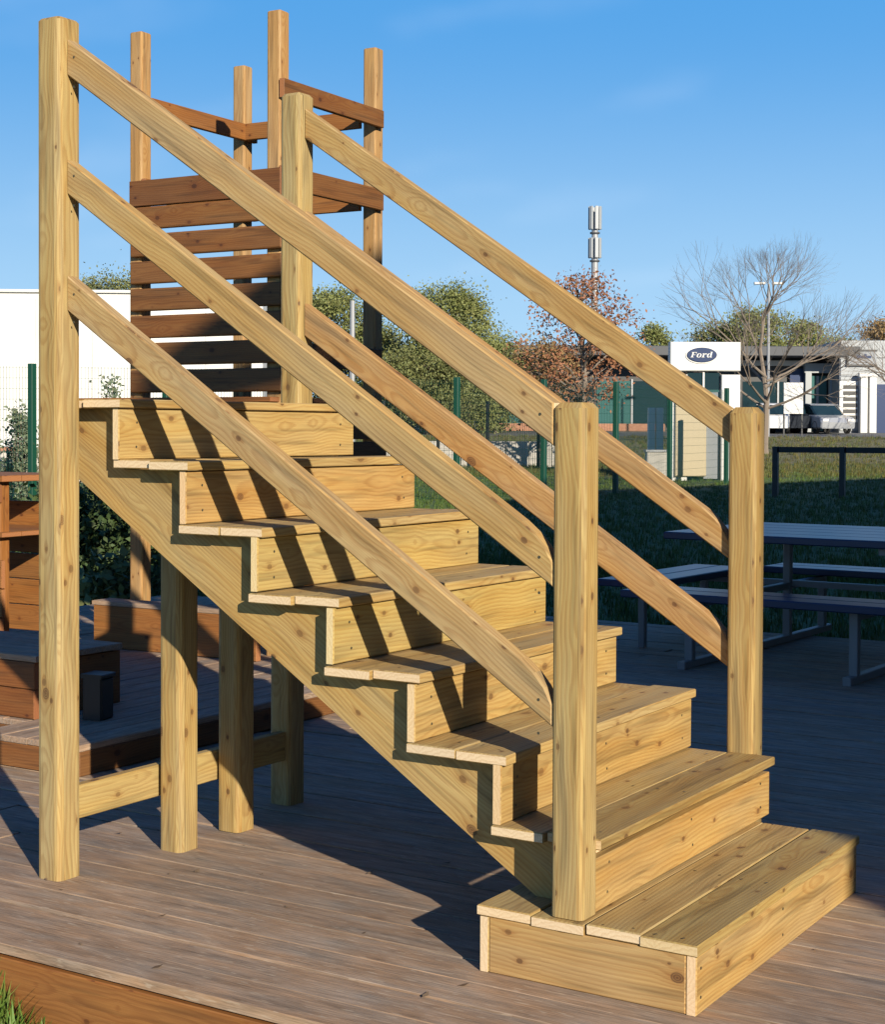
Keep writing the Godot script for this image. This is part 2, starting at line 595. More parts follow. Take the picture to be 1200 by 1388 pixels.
func staircase() -> void:
	var s := thing("wooden_staircase", "new pale yellow timber staircase with handrails and tall posts, in the middle of the deck", "staircase")
	# bottom box step
	var y8 := FIRST - 0.028
	board(s, "riser", Vector3(1.222, y8, 0.028), Vector3(0.527, y8 / 2, 0.017), ALONG_X_EDGE, M.pine, M.pine_end, Color(1.0, 0.95, 0.9))
	board(s, "riser", Vector3(1.222, y8, 0.028), Vector3(0.527, y8 / 2, -0.556), ALONG_X_EDGE, M.pine, M.pine_end, tone())
	board(s, "side_board", Vector3(0.544, y8, 0.028), Vector3(-0.07, y8 / 2, -0.2695), ALONG_Z_EDGE, M.pine, M.pine_end, Color(0.98, 0.88, 0.84))
	board(s, "side_board", Vector3(0.544, y8, 0.028), Vector3(1.124, y8 / 2, -0.2695), ALONG_Z_EDGE, M.pine, M.pine_end, tone())
	flat_x(s, "tread", -0.088, 1.142, -0.113, 0.036, FIRST, 0.0275, Color(0.86, 0.86, 0.74))
	flat_x(s, "tread", -0.085, 1.139, -0.263, -0.117, FIRST + 0.001, 0.0275, tone())
	flat_x(s, "tread", -0.088, 1.138, -0.414, -0.267, FIRST - 0.001, 0.0275, tone())
	flat_x(s, "tread", -0.086, 1.138, -0.574, -0.418, FIRST, 0.0275, tone())
	# risers and treads
	for k in range(1, 8):
		var yt := tread_y(k)
		var low := tread_y(k + 1) + 0.0015
		var top := yt - 0.0295 - (0.02 if k == 7 else 0.0)
		var zf := tread_z(k) - 0.014
		board(s, "riser", Vector3(WIDE - 0.004, top - low, 0.028), Vector3(WIDE / 2, (top + low) / 2, zf - 0.014), wobble(ALONG_X_EDGE, 0.08), M.pine, M.pine_end, RISER_TINT[k - 1] * tone(0.03, 0.01))
		var zb := tread_z(k) - 0.309
		var zm := (tread_z(k) + zb) / 2
		var e := rng.randf_range(-0.009, 0.01)
		flat_x(s, "tread", e, WIDE + e, zm + 0.002, tread_z(k), yt, 0.0275, Color(0.8, 0.78, 0.68) if k == 7 else tone(0.07, 0.03))
		flat_x(s, "tread", -e, WIDE - e, zb, zm - 0.002, yt - 0.001, 0.0275, tone(0.07, 0.03))
	# stringers cut to the steps
	for x in [0.08, 0.62, 1.165]:
		var p := PackedVector2Array([Vector2(-2.15, 1.2416), Vector2(-0.482, 0.1715), Vector2(tread_z(7) - 0.044, 0.1715)])
		for k in range(7, 0, -1):
			p.append(Vector2(tread_z(k) - 0.044, tread_y(k) - 0.0295))
			p.append(Vector2(tread_z(k - 1) - 0.044 if k > 1 else -2.15, tread_y(k) - 0.0295))
		side_slab(s, "stringer", p, x, 0.044, Vector3(1, -0.65, 0).normalized(), M.pine, M.pine_end, 0.0, Color(1.0, 0.97, 0.9))
	# posts
	post(s, "post", Vector3(-0.05, 0, -2.11), 2.645, 0.098, M.post, M.pine_end, 0.02, 0.008, Color(0.98, 0.98, 0.96))
	post(s, "post", Vector3(-0.0265, FIRST + 0.001, -0.327), 1.29, 0.09, M.post, M.pine_end, 0.016, 0.014, Color(0.97, 0.96, 0.90))
	post(s, "post", Vector3(1.294, 0, -0.39), 1.468, 0.094, M.post, M.pine_end, 0.016, 0.02, Color(0.93, 0.90, 0.82))
	post(s, "post", Vector3(1.294, 1.2, -2.215), 1.47, 0.096, M.post, M.pine_end, 0.018, 0.012, Color(0.98, 1.0, 0.97))
	for q in [Vector3(0.4015, 0, -2.019), Vector3(0.7055, 0, -2.026)]:
		post(s, "support_post", q, tread_y(1) - 0.03, 0.097, M.post, M.pine_end, 0.02, 0.002, Color(0.97, 0.95, 0.88))
	post(s, "support_post", Vector3(1.1115, 0, -2.115), tread_y(1) - 0.03, 0.097, M.post, M.pine_end, 0.018, 0.002, tone())
	board(s, "brace", Vector3(1.06, 0.105, 0.034), Vector3(0.5305, 0.2225, -2.103), ALONG_X_EDGE, M.pine, M.pine_end, Color(0.98, 0.98, 0.88))
	# handrails
	handrail(s, -0.043, -2.0605, -0.3725, 0, 2.470, 1.352, 2.578, 0.0, Color(1, 1.0, 1.04))
	handrail(s, -0.043, -2.0605, -0.3725, 0, 2.108, 0.998, 2.212, 0.042, Color(1.0, 1.0, 0.93))
	handrail(s, -0.043, -2.0605, -0.3725, 0, 1.752, 0.646, 1.858, 0.05, Color(1.06, 1.06, 1.12))
	handrail(s, 1.297, -2.166, -0.4375, 0, 2.498, 1.349, 2.61, 0.0, Color(0.98, 0.97, 0.88))
	handrail(s, 1.297, -2.166, -0.4375, 0, 2.118, 0.974, 2.222, 0.05, Color(0.97, 0.90, 0.84))
	handrail(s, 1.297, -2.166, -0.4375, 0, 1.748, 0.622, 1.87, 0.04, Color(0.95, 0.86, 0.80))
	# screw heads, a few millimetres across
	var b := Build.new()
	var head := func(at: Vector3, n: Vector3) -> void:
		var x := n.cross(Vector3(0.31, 0.2, 0.9)).normalized()
		var y := n.cross(x)
		for k in 6:
			var p := at + n * 0.0008
			b.tri(M.screw, p, p + (x * cos(TAU * k / 6) + y * sin(TAU * k / 6)) * 0.0042, p + (x * cos(TAU * (k + 1) / 6) + y * sin(TAU * (k + 1) / 6)) * 0.0042, n, Vector2.ZERO, Vector2.ZERO, Vector2.ZERO, Color.WHITE)
	var r := RandomNumberGenerator.new()
	r.seed = 9
	for k in range(1, 8):
		for x in [0.078, 0.62, 1.165]:
			for off in [0.035, 0.115, 0.19]:
				head.call(Vector3(x + r.randf_range(-0.008, 0.008), tread_y(k) + 0.001, tread_z(k) - off + r.randf_range(-0.006, 0.006)), Vector3.UP)
			for off in [0.04, 0.115]:
				head.call(Vector3(x + r.randf_range(-0.008, 0.008), tread_y(k + 1) + off, tread_z(k) - 0.0135), Vector3.BACK)
	for x in [-0.06, 0.5, 1.12]:
		for z in [-0.015, -0.085, -0.15, -0.225]:
			head.call(Vector3(x + r.randf_range(-0.008, 0.008), FIRST + 0.002, z), Vector3.UP)
		for y in [0.04, 0.11]:
			head.call(Vector3(x, y, 0.0315), Vector3.BACK)
	for q in [[2.43, 2.52], [2.07, 2.16], [1.715, 1.80]]:
		for y in q:
			head.call(Vector3(-0.0655, y, -2.03), Vector3.LEFT)
			head.call(Vector3(-0.0655, y - 1.088, -0.41), Vector3.LEFT)
	put("screw_heads", b.done(), s).set_meta("kind", "stuff")


# ------------------------------------------------------------------ decking

func deck() -> void:
	var d := structure("deck")
	var pitch := 0.1445
	var x := -0.6 + 0.07
	var row := 0
	while x < 6.85:
		var joint := rng.randf_range(-3.3, -2.5) if row % 2 else rng.randf_range(0.9, 2.0)
		var c := tone(0.16, 0.05)
		for part in [[-5.6, joint], [joint, 2.6]]:
			if x < 0.9 and part[0] < -5.0:
				part[0] = -4.4
			var l: float = part[1] - part[0] - 0.002
			var m := extrude(rect(l, pitch - 0.0075), 0.028, 0.0015, M.deck, M.deck, Vector3.RIGHT, c * tone(0.05, 0.02)).done()
			put("board", m, d, Transform3D(wobble(ALONG_Z_FLAT, 0.06), Vector3(x, -0.0145 + rng.randf_range(-0.001, 0.001), (part[0] + part[1]) / 2)))
		x += pitch
		row += 1
	for part in [[-4.4, -2.35], [-2.35, 0.4], [0.4, 2.6]]:
		board(d, "fascia_board", Vector3(part[1] - part[0] - 0.004, 0.165, 0.03), Vector3(-0.588, -0.118, (part[0] + part[1]) / 2), ALONG_Z_EDGE, M.stain_light, M.stain_end, Color(1.3, 1.42, 1.45))
	board(d, "fascia_board", Vector3(7.0, 0.12, 0.03), Vector3(-0.57, -0.265, -0.9), ALONG_Z_EDGE, M.stain, M.stain_end)
	board(d, "fascia_board", Vector3(7.4, 0.25, 0.03), Vector3(3.1, -0.155, 2.585), ALONG_X_EDGE, M.stain_light, M.stain_end)
	board(d, "fascia_board", Vector3(7.0, 0.25, 0.03), Vector3(6.86, -0.155, -1.4), ALONG_Z_EDGE, M.stain, M.stain_end)
	# one step up at the back
	var t := structure("raised_deck")
	var z := -3.06 - 0.07
	while z > -6.6:
		var x0 := 0.98 if z > -3.62 else 1.25
		var cut := rng.randf_range(2.2, 3.8)
		var c := tone(0.15, 0.05)
		for part in [[x0, cut], [cut, 5.6]]:
			var m := extrude(rect(part[1] - part[0] - 0.004, pitch - 0.005), 0.028, 0.004, M.deck, M.deck, Vector3.RIGHT, c * tone(0.04, 0.02)).done()
			put("board", m, t, Transform3D(wobble(ALONG_X_FLAT, 0.06), Vector3((part[0] + part[1]) / 2, 0.13 - 0.0145, z)))
		z -= pitch
	board(t, "edge_board", Vector3(4.6, 0.098, 0.03), Vector3(3.29, 0.052, -3.075), ALONG_X_EDGE, M.stain, M.stain_end, Color(0.9, 0.9, 0.9))
	board(t, "edge_board", Vector3(0.55, 0.098, 0.03), Vector3(1.0, 0.052, -3.368), ALONG_Z_EDGE, M.stain_light, M.stain_end, Color(0.8, 0.78, 0.78))
	board(t, "edge_board", Vector3(3.0, 0.098, 0.03), Vector3(1.27, 0.052, -5.15), ALONG_Z_EDGE, M.stain, M.stain_end)


# ------------------------------------------------------------------ tower

func tower() -> void:
	var t := thing("play_tower", "brown slatted wooden play tower with four tall pale corner posts, behind the staircase", "play tower", Vector3(3.903, 0.13, -4.49), 0.04)
	var hx := 0.4935
	var hz := 0.493
	var corners := [Vector3(-hx, 0, -hz), Vector3(-hx, 0, hz), Vector3(hx, 0, hz), Vector3(hx, 0, -hz)]
	for c in corners:
		post(t, "post", c, 3.57, 0.092, M.tower_post, M.pine_end, 0.014, 0.006, tone(0.05))
	# slats of the front wall, on the outside of the posts
	var xo := -hx - 0.046 - 0.018
	for i in 7:
		var y := 2.608 - 0.1573 * i - 0.13
		put("slat", extrude(rounded(0.131, 0.034, 0.012, 3), hz * 2 + 0.085, 0.003, M.stain, M.stain_end, Vector3.BACK, tone(0.14, 0.05)).done(), t, Transform3D(Basis(Vector3(0, 1, 0), Vector3(-1, 0, 0), Vector3(0, 0, 1)), Vector3(xo, y, 0.035)))
	board(t, "rail", Vector3(hz * 2 + 0.09, 0.148, 0.04), Vector3(xo, 2.752 - 0.13, 0.03), ALONG_Z_EDGE, M.stain, M.stain_end, Color(0.8, 0.75, 0.75))
	# two rails on the other three sides
	for q in [[3.267, 0.103], [2.78, 0.125]]:
		var y: float = q[0] - 0.13
		board(t, "rail", Vector3(hx * 2 + 0.05, q[1], 0.035), Vector3(-0.03, y, hz + 0.064), ALONG_X_EDGE, M.stain, M.stain_end, tone(0.1))
		board(t, "rail", Vector3(hx * 2 + 0.1, q[1], 0.035), Vector3(0.0, y, -hz + 0.064), ALONG_X_EDGE, M.stain_light, M.stain_end, tone(0.1))
		board(t, "rail", Vector3(hz * 2 - 0.1, q[1], 0.035), Vector3(hx - 0.064, y, 0.0), ALONG_Z_EDGE, M.stain_light, M.stain_end, tone(0.1))
	# floor, with a lip that runs out past the left posts
	for i in 8:
		board(t, "floor_board", Vector3(1.55, 0.135, 0.028), Vector3(-hx + 0.05 + 0.14 * i - 0.11, 1.425, -0.24), ALONG_Z_FLAT, M.stain_light, M.stain_end, tone(0.12))
	for z in [-hz + 0.07, hz - 0.07]:
		board(t, "joist", Vector3(hx * 2 + 0.08, 0.12, 0.045), Vector3(0, 1.345, z), ALONG_X_EDGE, M.stain, M.stain_end)
	# boarded skirt on the right hand side
	for i in 8:
		board(t, "skirt_board", Vector3(hx * 2 + 0.1, 0.135, 0.026), Vector3(0, 0.22 + 0.15 * i, hz + 0.06), ALONG_X_EDGE, M.stain, M.stain_end, tone(0.12))
	for i in 6:
		board(t, "skirt_board", Vector3(hx * 2, 0.135, 0.026), Vector3(0, 1.68 + 0.0 * i, hz + 0.06) if i == 0 else Vector3(hx + 0.06, 0.22 + 0.15 * i, 0), ALONG_X_EDGE if i == 0 else ALONG_Z_EDGE, M.stain, M.stain_end, tone(0.12))
	# low frame in front of the legs
	board(t, "base_beam", Vector3(0.66, 0.24, 0.045), Vector3(-hx - 0.25, 0.122, -0.28), ALONG_Z_EDGE, M.stain_light, M.stain_end, Color(1.2, 1.2, 1.1))
	board(t, "base_beam", Vector3(0.42, 0.24, 0.045), Vector3(-hx - 0.25, 0.122, 0.34), ALONG_Z_EDGE, M.stain_light, M.stain_end, Color(1.1, 1.05, 1.0))
	board(t, "base_board", Vector3(1.2, 0.15, 0.026), Vector3(-hx - 0.2, 0.256, -0.02), ALONG_Z_FLAT, M.deck, M.deck, Color(1.1, 1.1, 1.1))


func left_corner() -> void:
	# broad brown step on the raised deck, its near end in the sun
	var s := thing("timber_step", "low brown timber step on the raised deck, left of the tall corner post", "step", Vector3(1.3, 0.13, -4.35))
	board(s, "front_board", Vector3(1.45, 0.125, 0.035), Vector3(0.0, 0.064, 0), ALONG_Z_EDGE, M.stain_light, M.stain_end, Color(0.75, 0.68, 0.66))
	board(s, "front_board", Vector3(1.45, 0.115, 0.035), Vector3(0.001, 0.188, 0), ALONG_Z_EDGE, M.stain_light, M.stain_end, Color(0.8, 0.72, 0.7))
	board(s, "end_board", Vector3(0.5, 0.24, 0.03), Vector3(0.27, 0.122, 0.705), ALONG_X_EDGE, M.stain, M.stain_end)
	for i in 4:
		board(s, "top_board", Vector3(1.47, 0.13, 0.028), Vector3(0.05 + 0.134 * i, 0.262, 0), ALONG_Z_FLAT, M.deck, M.deck, tone(0.1))
	# children's play kitchen of brown boards
	var k := thing("play_kitchen", "orange brown timber shelf unit with open shelves, at the left edge behind the deck step", "shelf unit", Vector3(2.95, 0.13, -5.66), 0.05)
	for q in [Vector3(-0.3, 0, -0.75), Vector3(-0.3, 0, 0.3), Vector3(0.25, 0, -0.75), Vector3(0.25, 0, 0.3)]:
		post(k, "leg", q, 0.96, 0.07, M.stain_light, M.stain_end, 0.006, 0.003)
	for i in 3:
		board(k, "panel", Vector3(1.3, 0.155, 0.03), Vector3(-0.352, 0.125 + 0.16 * i, -0.28), wobble(ALONG_Z_EDGE, 0.5), M.stain_light, M.stain_end, Color(1.2, 1.1, 1.0) * tone(0.15, 0.05))
	for i in 5:
		board(k, "back_board", Vector3(1.22, 0.15, 0.03), Vector3(0.26, 0.12 + 0.157 * i, -0.28), wobble(ALONG_Z_EDGE, 0.4), M.stain_light, M.stain_end, tone(0.2, 0.06))
	board(k, "door", Vector3(0.42, 0.2, 0.025), Vector3(-0.33, 0.79, 0.12), ALONG_Z_EDGE, M.stain_light, M.stain_end, Color(1.1, 1.0, 0.95))
	board(k, "apron", Vector3(1.25, 0.11, 0.035), Vector3(-0.35, 0.90, -0.28), ALONG_Z_EDGE, M.stain, M.stain_end, Color(0.7, 0.65, 0.65))
	for i in 4:
		board(k, "shelf_board", Vector3(1.25, 0.15, 0.028), Vector3(-0.3 + 0.154 * i, 0.665, -0.24), ALONG_Z_FLAT, M.stain_light, M.stain_end, tone(0.1))
		board(k, "worktop_board", Vector3(1.25, 0.15, 0.035), Vector3(-0.3 + 0.154 * i, 0.978, -0.24), ALONG_Z_FLAT, M.stain_light, M.stain_end, tone(0.1) * Color(1.2, 1.15, 1.1))
	board(k, "block", Vector3(0.16, 0.17, 0.09), Vector3(-0.28, 0.55, 0.12), ALONG_Z_EDGE, M.stain_light, M.stain_end, Color(1.3, 1.25, 1.1))
	# small black box
	var b := thing("black_box", "small black plastic box standing on the raised deck behind the corner post", "box", Vector3(1.46, 0.1305, -3.42), 0.2)
	var m := Build.new()
	box_into(m, Vector3(0.10, 0.18, 0.10), Vector3(0, 0.09, 0), M.black_plastic, Basis.IDENTITY, 0.008)
	put("body", m.done(), b)
	box(b, "lid", Vector3(0.112, 0.018, 0.112), Vector3(0, 0.19, 0), M.black_plastic)


# ------------------------------------------------------------------ picnic table

func picnic_table(at: Vector3, turn: float, label: String) -> void:
	var t := thing("picnic_table", label, "picnic table", at, turn)
	for i in 5:
		board(t, "top_plank", Vector3(1.72, 0.266, 0.045), Vector3(-0.54 + 0.27 * i, 0.745, 0), ALONG_Z_FLAT, M.recycled_sky_sheen, M.recycled_sky_sheen, Color.WHITE, 0.006)
	var bench := func(c: Vector3, along_z: bool) -> void:
		for s in [-0.1, 0.1]:
			var off := Vector3(s, 0, 0) if along_z else Vector3(0, 0, s)
			board(t, "seat_plank", Vector3(1.72 if along_z else 1.4, 0.19, 0.045), c + off, ALONG_Z_FLAT if along_z else ALONG_X_FLAT, M.recycled_sky_sheen, M.recycled_sky_sheen, Color.WHITE, 0.006)
	bench.call(Vector3(-1.03, 0.43, 0.0), true)
	bench.call(Vector3(1.03, 0.43, 0.0), true)
	bench.call(Vector3(0.0, 0.43, -1.12), false)
	bench.call(Vector3(0.0, 0.43, 1.12), false)
	for s in [-0.5, 0.5]:
		for q in [-0.42, 0.42]:
			box(t, "leg", Vector3(0.05, 0.68, 0.05), Vector3(q, 0.38, s), M.steel)
		for e in [-1.03, 1.03]:
			box(t, "leg", Vector3(0.05, 0.36, 0.05), Vector3(e, 0.225, s), M.steel)
			for f in [-1, 1]:
				pass
		box(t, "foot", Vector3(2.3, 0.045, 0.05), Vector3(0, 0.0235, s), M.steel)
		box(t, "cross_tube", Vector3(2.1, 0.045, 0.045), Vector3(0, 0.37, s), M.steel)
		box(t, "top_tube", Vector3(1.2, 0.04, 0.05), Vector3(0, 0.70, s), M.steel)
	for e in [-0.45, 0.45]:
		box(t, "end_tube", Vector3(0.045, 0.04, 2.3), Vector3(e, 0.385, 0), M.steel)
		for z in [-1.12, 1.12]:
			box(t, "leg", Vector3(0.045, 0.36, 0.045), Vector3(e, 0.185, z), M.steel)


# ------------------------------------------------------------------ trees

func foliage(b: Build, mat: Material, clumps: Array, leaves: int, size: float, r: RandomNumberGenerator) -> void:
	for c in clumps:
		for i in leaves:
			var o := Vector3(r.randfn(), r.randfn(), r.randfn()) * 0.5
			var p: Vector3 = c[0] + o * c[1]
			var n := Vector3(r.randfn(), r.randfn() + 0.4, r.randfn()).normalized()
			var t := n.cross(Vector3(r.randfn(), r.randfn(), r.randfn())).normalized()
			var u := n.cross(t)
			var s := size * r.randf_range(0.6, 1.3)
			var k: float = c[2] * r.randf_range(0.8, 1.2)
			var col := Color(k * r.randf_range(0.9, 1.15), k, k * r.randf_range(0.8, 1.1))
			b.tri(mat, p - t * s, p + u * s * 0.55, p + t * s, n, Vector2.ZERO, Vector2.ZERO, Vector2.ZERO, col)
			b.tri(mat, p - t * s, p - u * s * 0.55, p + t * s, n, Vector2.ZERO, Vector2.ZERO, Vector2.ZERO, col)


func leafy_tree(called: String, label: String, at: Vector3, high: float, wide: float, clear: float, mat: Material, seed_: int, clumps := 60, leaves := 70, leaf := 0.16, spread := 0.9, group := "", trunk_mat: Material = null) -> Node3D:
	var t := thing(called, label, "tree", at, 0.0, group)
	var r := RandomNumberGenerator.new()
	r.seed = seed_
	var tm: Material = trunk_mat if trunk_mat else M.bark
	var wood := Build.new()
	var tip := Vector3(r.randfn() * 0.2, high * 0.86, r.randfn() * 0.2)
	var knee := Vector3(r.randfn() * 0.15, high * 0.45, r.randfn() * 0.15)
	var th := high * 0.018 + 0.03
	tube_into(wood, [Vector3(0, -0.15, 0), Vector3(0, 0.3, 0), knee, tip], [th * 1.35, th, th * 0.65, th * 0.12], tm, 8)
	var list := []
	for i in clumps:
		var f := pow(r.randf(), 0.8)
		var y := lerpf(clear, high * 0.97, f)
		var shape := sqrt(maxf(0.05, 1.0 - pow((f - 0.38) / 0.64, 2.0)))
		var a := r.randf() * TAU
		var rad := wide * 0.5 * shape * sqrt(r.randf_range(0.05, 1.0)) * r.randf_range(0.85, 1.12)
		var c := Vector3(cos(a) * rad, y, sin(a) * rad)
		list.append([c, Vector3(1, 0.75, 1) * spread * r.randf_range(0.6, 1.25), r.randf_range(0.72, 1.25)])
		if i % 2 == 0:
			var from := Vector3(0, 0.3, 0).lerp(knee, clampf((y - 0.6 * rad) / maxf(knee.y, 0.1), 0.2, 1.0)) if y - 0.6 * rad < knee.y else knee.lerp(tip, clampf((y - 0.6 * rad - knee.y) / (tip.y - knee.y), 0.0, 0.95))
			tube_into(wood, [from, from.lerp(c, 0.5) + Vector3(0, 0.12 * rad, 0), c], [th * 0.3, th * 0.18, th * 0.05], tm, 5)
	put("trunk", wood.done(), t)
	var b := Build.new()
	foliage(b, mat, list, leaves, leaf, r)
	put("crown", b.done(), t)
	return t


func limb(b: Build, p: Vector3, d: Vector3, l: float, rad: float, level: int, r: RandomNumberGenerator, mat: Material, tips: Array) -> void:
	var bend := Vector3(r.randfn(), r.randfn() * 0.5, r.randfn()) * 0.12
	var mid := p + d * l * 0.5 + bend * l * 0.4
	var q := p + d * l + bend * l
	q.y += l * 0.06
	tube_into(b, [p, mid, q], [rad, rad * 0.85, rad * 0.66], mat, 6 if level > 3 else (4 if level > 1 else 3))
	if level == 0:
		tips.append(q)
		return
	var n := 3 if r.randf() < 0.6 else 2
	if level >= 3:
		n = 3
	for i in n:
		var a := r.randf() * TAU
		var x := d.cross(Vector3(0.3, 1, 0.2)).normalized()
		var y := d.cross(x)
		var open := r.randf_range(0.3, 0.75)
		if i == 0:
			open = 0.18
		var e := (d * cos(open) + (x * cos(a) + y * sin(a)) * sin(open) + Vector3(0, 0.06, 0)).normalized()
		limb(b, q if i < 2 else mid.lerp(q, 0.6), e, l * r.randf_range(0.66, 0.86), rad * (0.66 if i == 0 else 0.5), level - 1, r, mat, tips)


func bare_tree(called: String, label: String, at: Vector3, high: float, seed_: int, levels := 6, lean := Vector3.ZERO, leaf_mat: Material = null) -> void:
	var t := thing(called, label, "tree", at)
	var r := RandomNumberGenerator.new()
	r.seed = seed_
	var b := Build.new()
	var tips := []
	var stem := high * 0.24
	var th := high * 0.011 + 0.02
	tube_into(b, [Vector3(0, -0.15, 0), Vector3(0, 0.25, 0), Vector3(0.03, stem, 0.02)], [th * 1.4, th, th * 0.9], M.bark_grey, 8)
	put("trunk", b.done(), t)
	var c := Build.new()
	limb(c, Vector3(0.03, stem, 0.02), (Vector3.UP + lean).normalized(), high * 0.2, th * 0.85, levels + 1, r, M.bark_grey, tips)
	for i in 8:
		var a := TAU * i / 8.0 + r.randf() * 0.6
		var up := r.randf_range(0.35, 0.9)
		limb(c, Vector3(0.03, stem * r.randf_range(0.75, 1.5), 0.02), Vector3(cos(a), up, sin(a)).normalized(), high * r.randf_range(0.15, 0.19), th * 0.45, levels - 1, r, M.bark_grey, tips)
	put("branches", c.done(), t)
	if leaf_mat:
		var l := Build.new()
		var list := []
		for i in tips.size():
			if r.randf() < 0.5:
				list.append([tips[i], Vector3.ONE * 0.35, r.randf_range(0.7, 1.2)])
		foliage(l, leaf_mat, list, 4, 0.09, r)
		put("leaves", l.done(), t)


func bush(called: String, label: String, at: Vector3, high: float, wide: float, mat: Material, seed_: int, clumps := 20, leaves := 60, leaf := 0.06) -> void:
	var t := thing(called, label, "shrub", at)
	var r := RandomNumberGenerator.new()
	r.seed = seed_
	var wood := Build.new()
	var list := []
	for i in clumps:
		var f := r.randf()
		var a := r.randf() * TAU
		var c := Vector3(cos(a) * wide * 0.5 * r.randf() * (1.1 - f * 0.8), high * (0.1 + 0.85 * f), sin(a) * wide * 0.5 * r.randf() * (1.1 - f * 0.8))
		list.append([c, Vector3.ONE * wide * 0.22, r.randf_range(0.7, 1.25)])
		tube_into(wood, [Vector3(0, -0.05, 0), c], [0.02, 0.006], M.bark_grey, 4)
	put("stems", wood.done(), t)
	var b := Build.new()
	foliage(b, mat, list, leaves, leaf, r)
	put("foliage", b.done(), t)


# ------------------------------------------------------------------ fences

func turn_to(a: Vector3, b: Vector3) -> float:
	var d := b - a
	return atan2(-d.z, d.x)


func mesh_fence(called: String, label: String, places: Array, high: float, w: float, mat: Material, group := "", gap := 0.06, cross := 0.2) -> void:
	var f := thing(called, label, "fence", places[0], 0.0, group)
	for i in places.size():
		var p: Vector3 = places[i] - places[0]
		var b := Build.new()
		box_into(b, Vector3(w, high + 0.2, w), p + Vector3(0, high / 2 - 0.1, 0), mat, Basis.IDENTITY, 0.006)
		put("post", b.done(), f)
		if i + 1 == places.size():
			break
		var q: Vector3 = places[i + 1] - places[0]
		var m := Build.new()
		var n := int(p.distance_to(q) / gap)
		for k in range(1, n):
			var s := p.lerp(q, float(k) / n)
			tube_into(m, [s + Vector3(0, 0.06, 0), s + Vector3(0, high - 0.05, 0)], [0.004, 0.004], mat, 3)
		var y := 0.08
		while y < high:
			tube_into(m, [p + Vector3(0, y, 0), q + Vector3(0, y, 0)], [0.003, 0.003], mat, 3)
			y += cross
		var o := put("mesh_panel", m.done(), f)
		o.set_meta("kind", "stuff")


func car(called: String, label: String, at: Vector3, turn: float, paint: Material) -> void:
	var c := thing(called, label, "car", at, turn, "cars parked in front of the showroom")
	var lower := PackedVector2Array([Vector2(-2.1, 0.25), Vector2(2.1, 0.25), Vector2(2.15, 0.55), Vector2(2.0, 0.78), Vector2(1.1, 0.92), Vector2(-1.7, 0.98), Vector2(-2.12, 0.85)])
	put("body", extrude(lower, 1.76, 0.06, paint, paint).done(), c)
	var cab := PackedVector2Array([Vector2(-1.95, 0.95), Vector2(1.05, 0.91), Vector2(0.35, 1.42), Vector2(-0.4, 1.5), Vector2(-1.4, 1.42)])
	put("windows", extrude(cab, 1.5, 0.08, M.glass, M.glass).done(), c)
	var top := PackedVector2Array([Vector2(-1.5, 1.4), Vector2(-0.4, 1.475), Vector2(0.4, 1.405), Vector2(0.3, 1.46), Vector2(-0.4, 1.52), Vector2(-1.4, 1.46)])
	put("roof", extrude(top, 1.46, 0.0, paint, paint).done(), c)
	for x in [-1.3, 1.3]:
		for z in [-0.8, 0.8]:
			var poly := rounded(0.62, 0.62, 0.309, 4)
			put("wheel", extrude(poly, 0.2, 0.02, M.tyre, M.tyre).done(), c, Transform3D(Basis.IDENTITY, Vector3(x, 0.31, z)))
	for z in [-0.65, 0.65]:
		box(c, "headlight", Vector3(0.06, 0.12, 0.3), Vector3(2.11, 0.66, z), M.ivory)


# a building put up from parts in its own axes: local x runs along its front, z towards the viewer
func front(called: String, label: String, d: float, l: float, yaw: float) -> Node3D:
	return thing(called, label, "building", field(d, l), yaw)


func lettering(parent: Node, called: String, text: String, high: float, mat: Material, xf: Transform3D, serif := true, stretch := 1.0) -> void:
	var t := TextMesh.new()
	t.text = text
	var f := SystemFont.new()
	f.font_names = PackedStringArray(["Droid Serif" if serif else "Droid Sans"])
	f.font_italic = true
	f.font_weight = 700
	t.font = f
	t.font_size = 64
	t.pixel_size = high / 64.0
	t.depth = 0.02
	t.material = mat
	var o := MeshInstance3D.new()
	o.name = called
	o.mesh = t
	o.transform = xf * Transform3D(Basis(Vector3(stretch, 0, 0), Vector3(0.28, 1, 0), Vector3(0, 0, 1)), Vector3.ZERO)
	parent.add_child(o, true)


func oval(w: float, h: float, n := 28) -> PackedVector2Array:
	var p := PackedVector2Array()
	for i in n:
		p.append(Vector2(cos(TAU * i / n) * w / 2, sin(TAU * i / n) * h / 2))
	return p


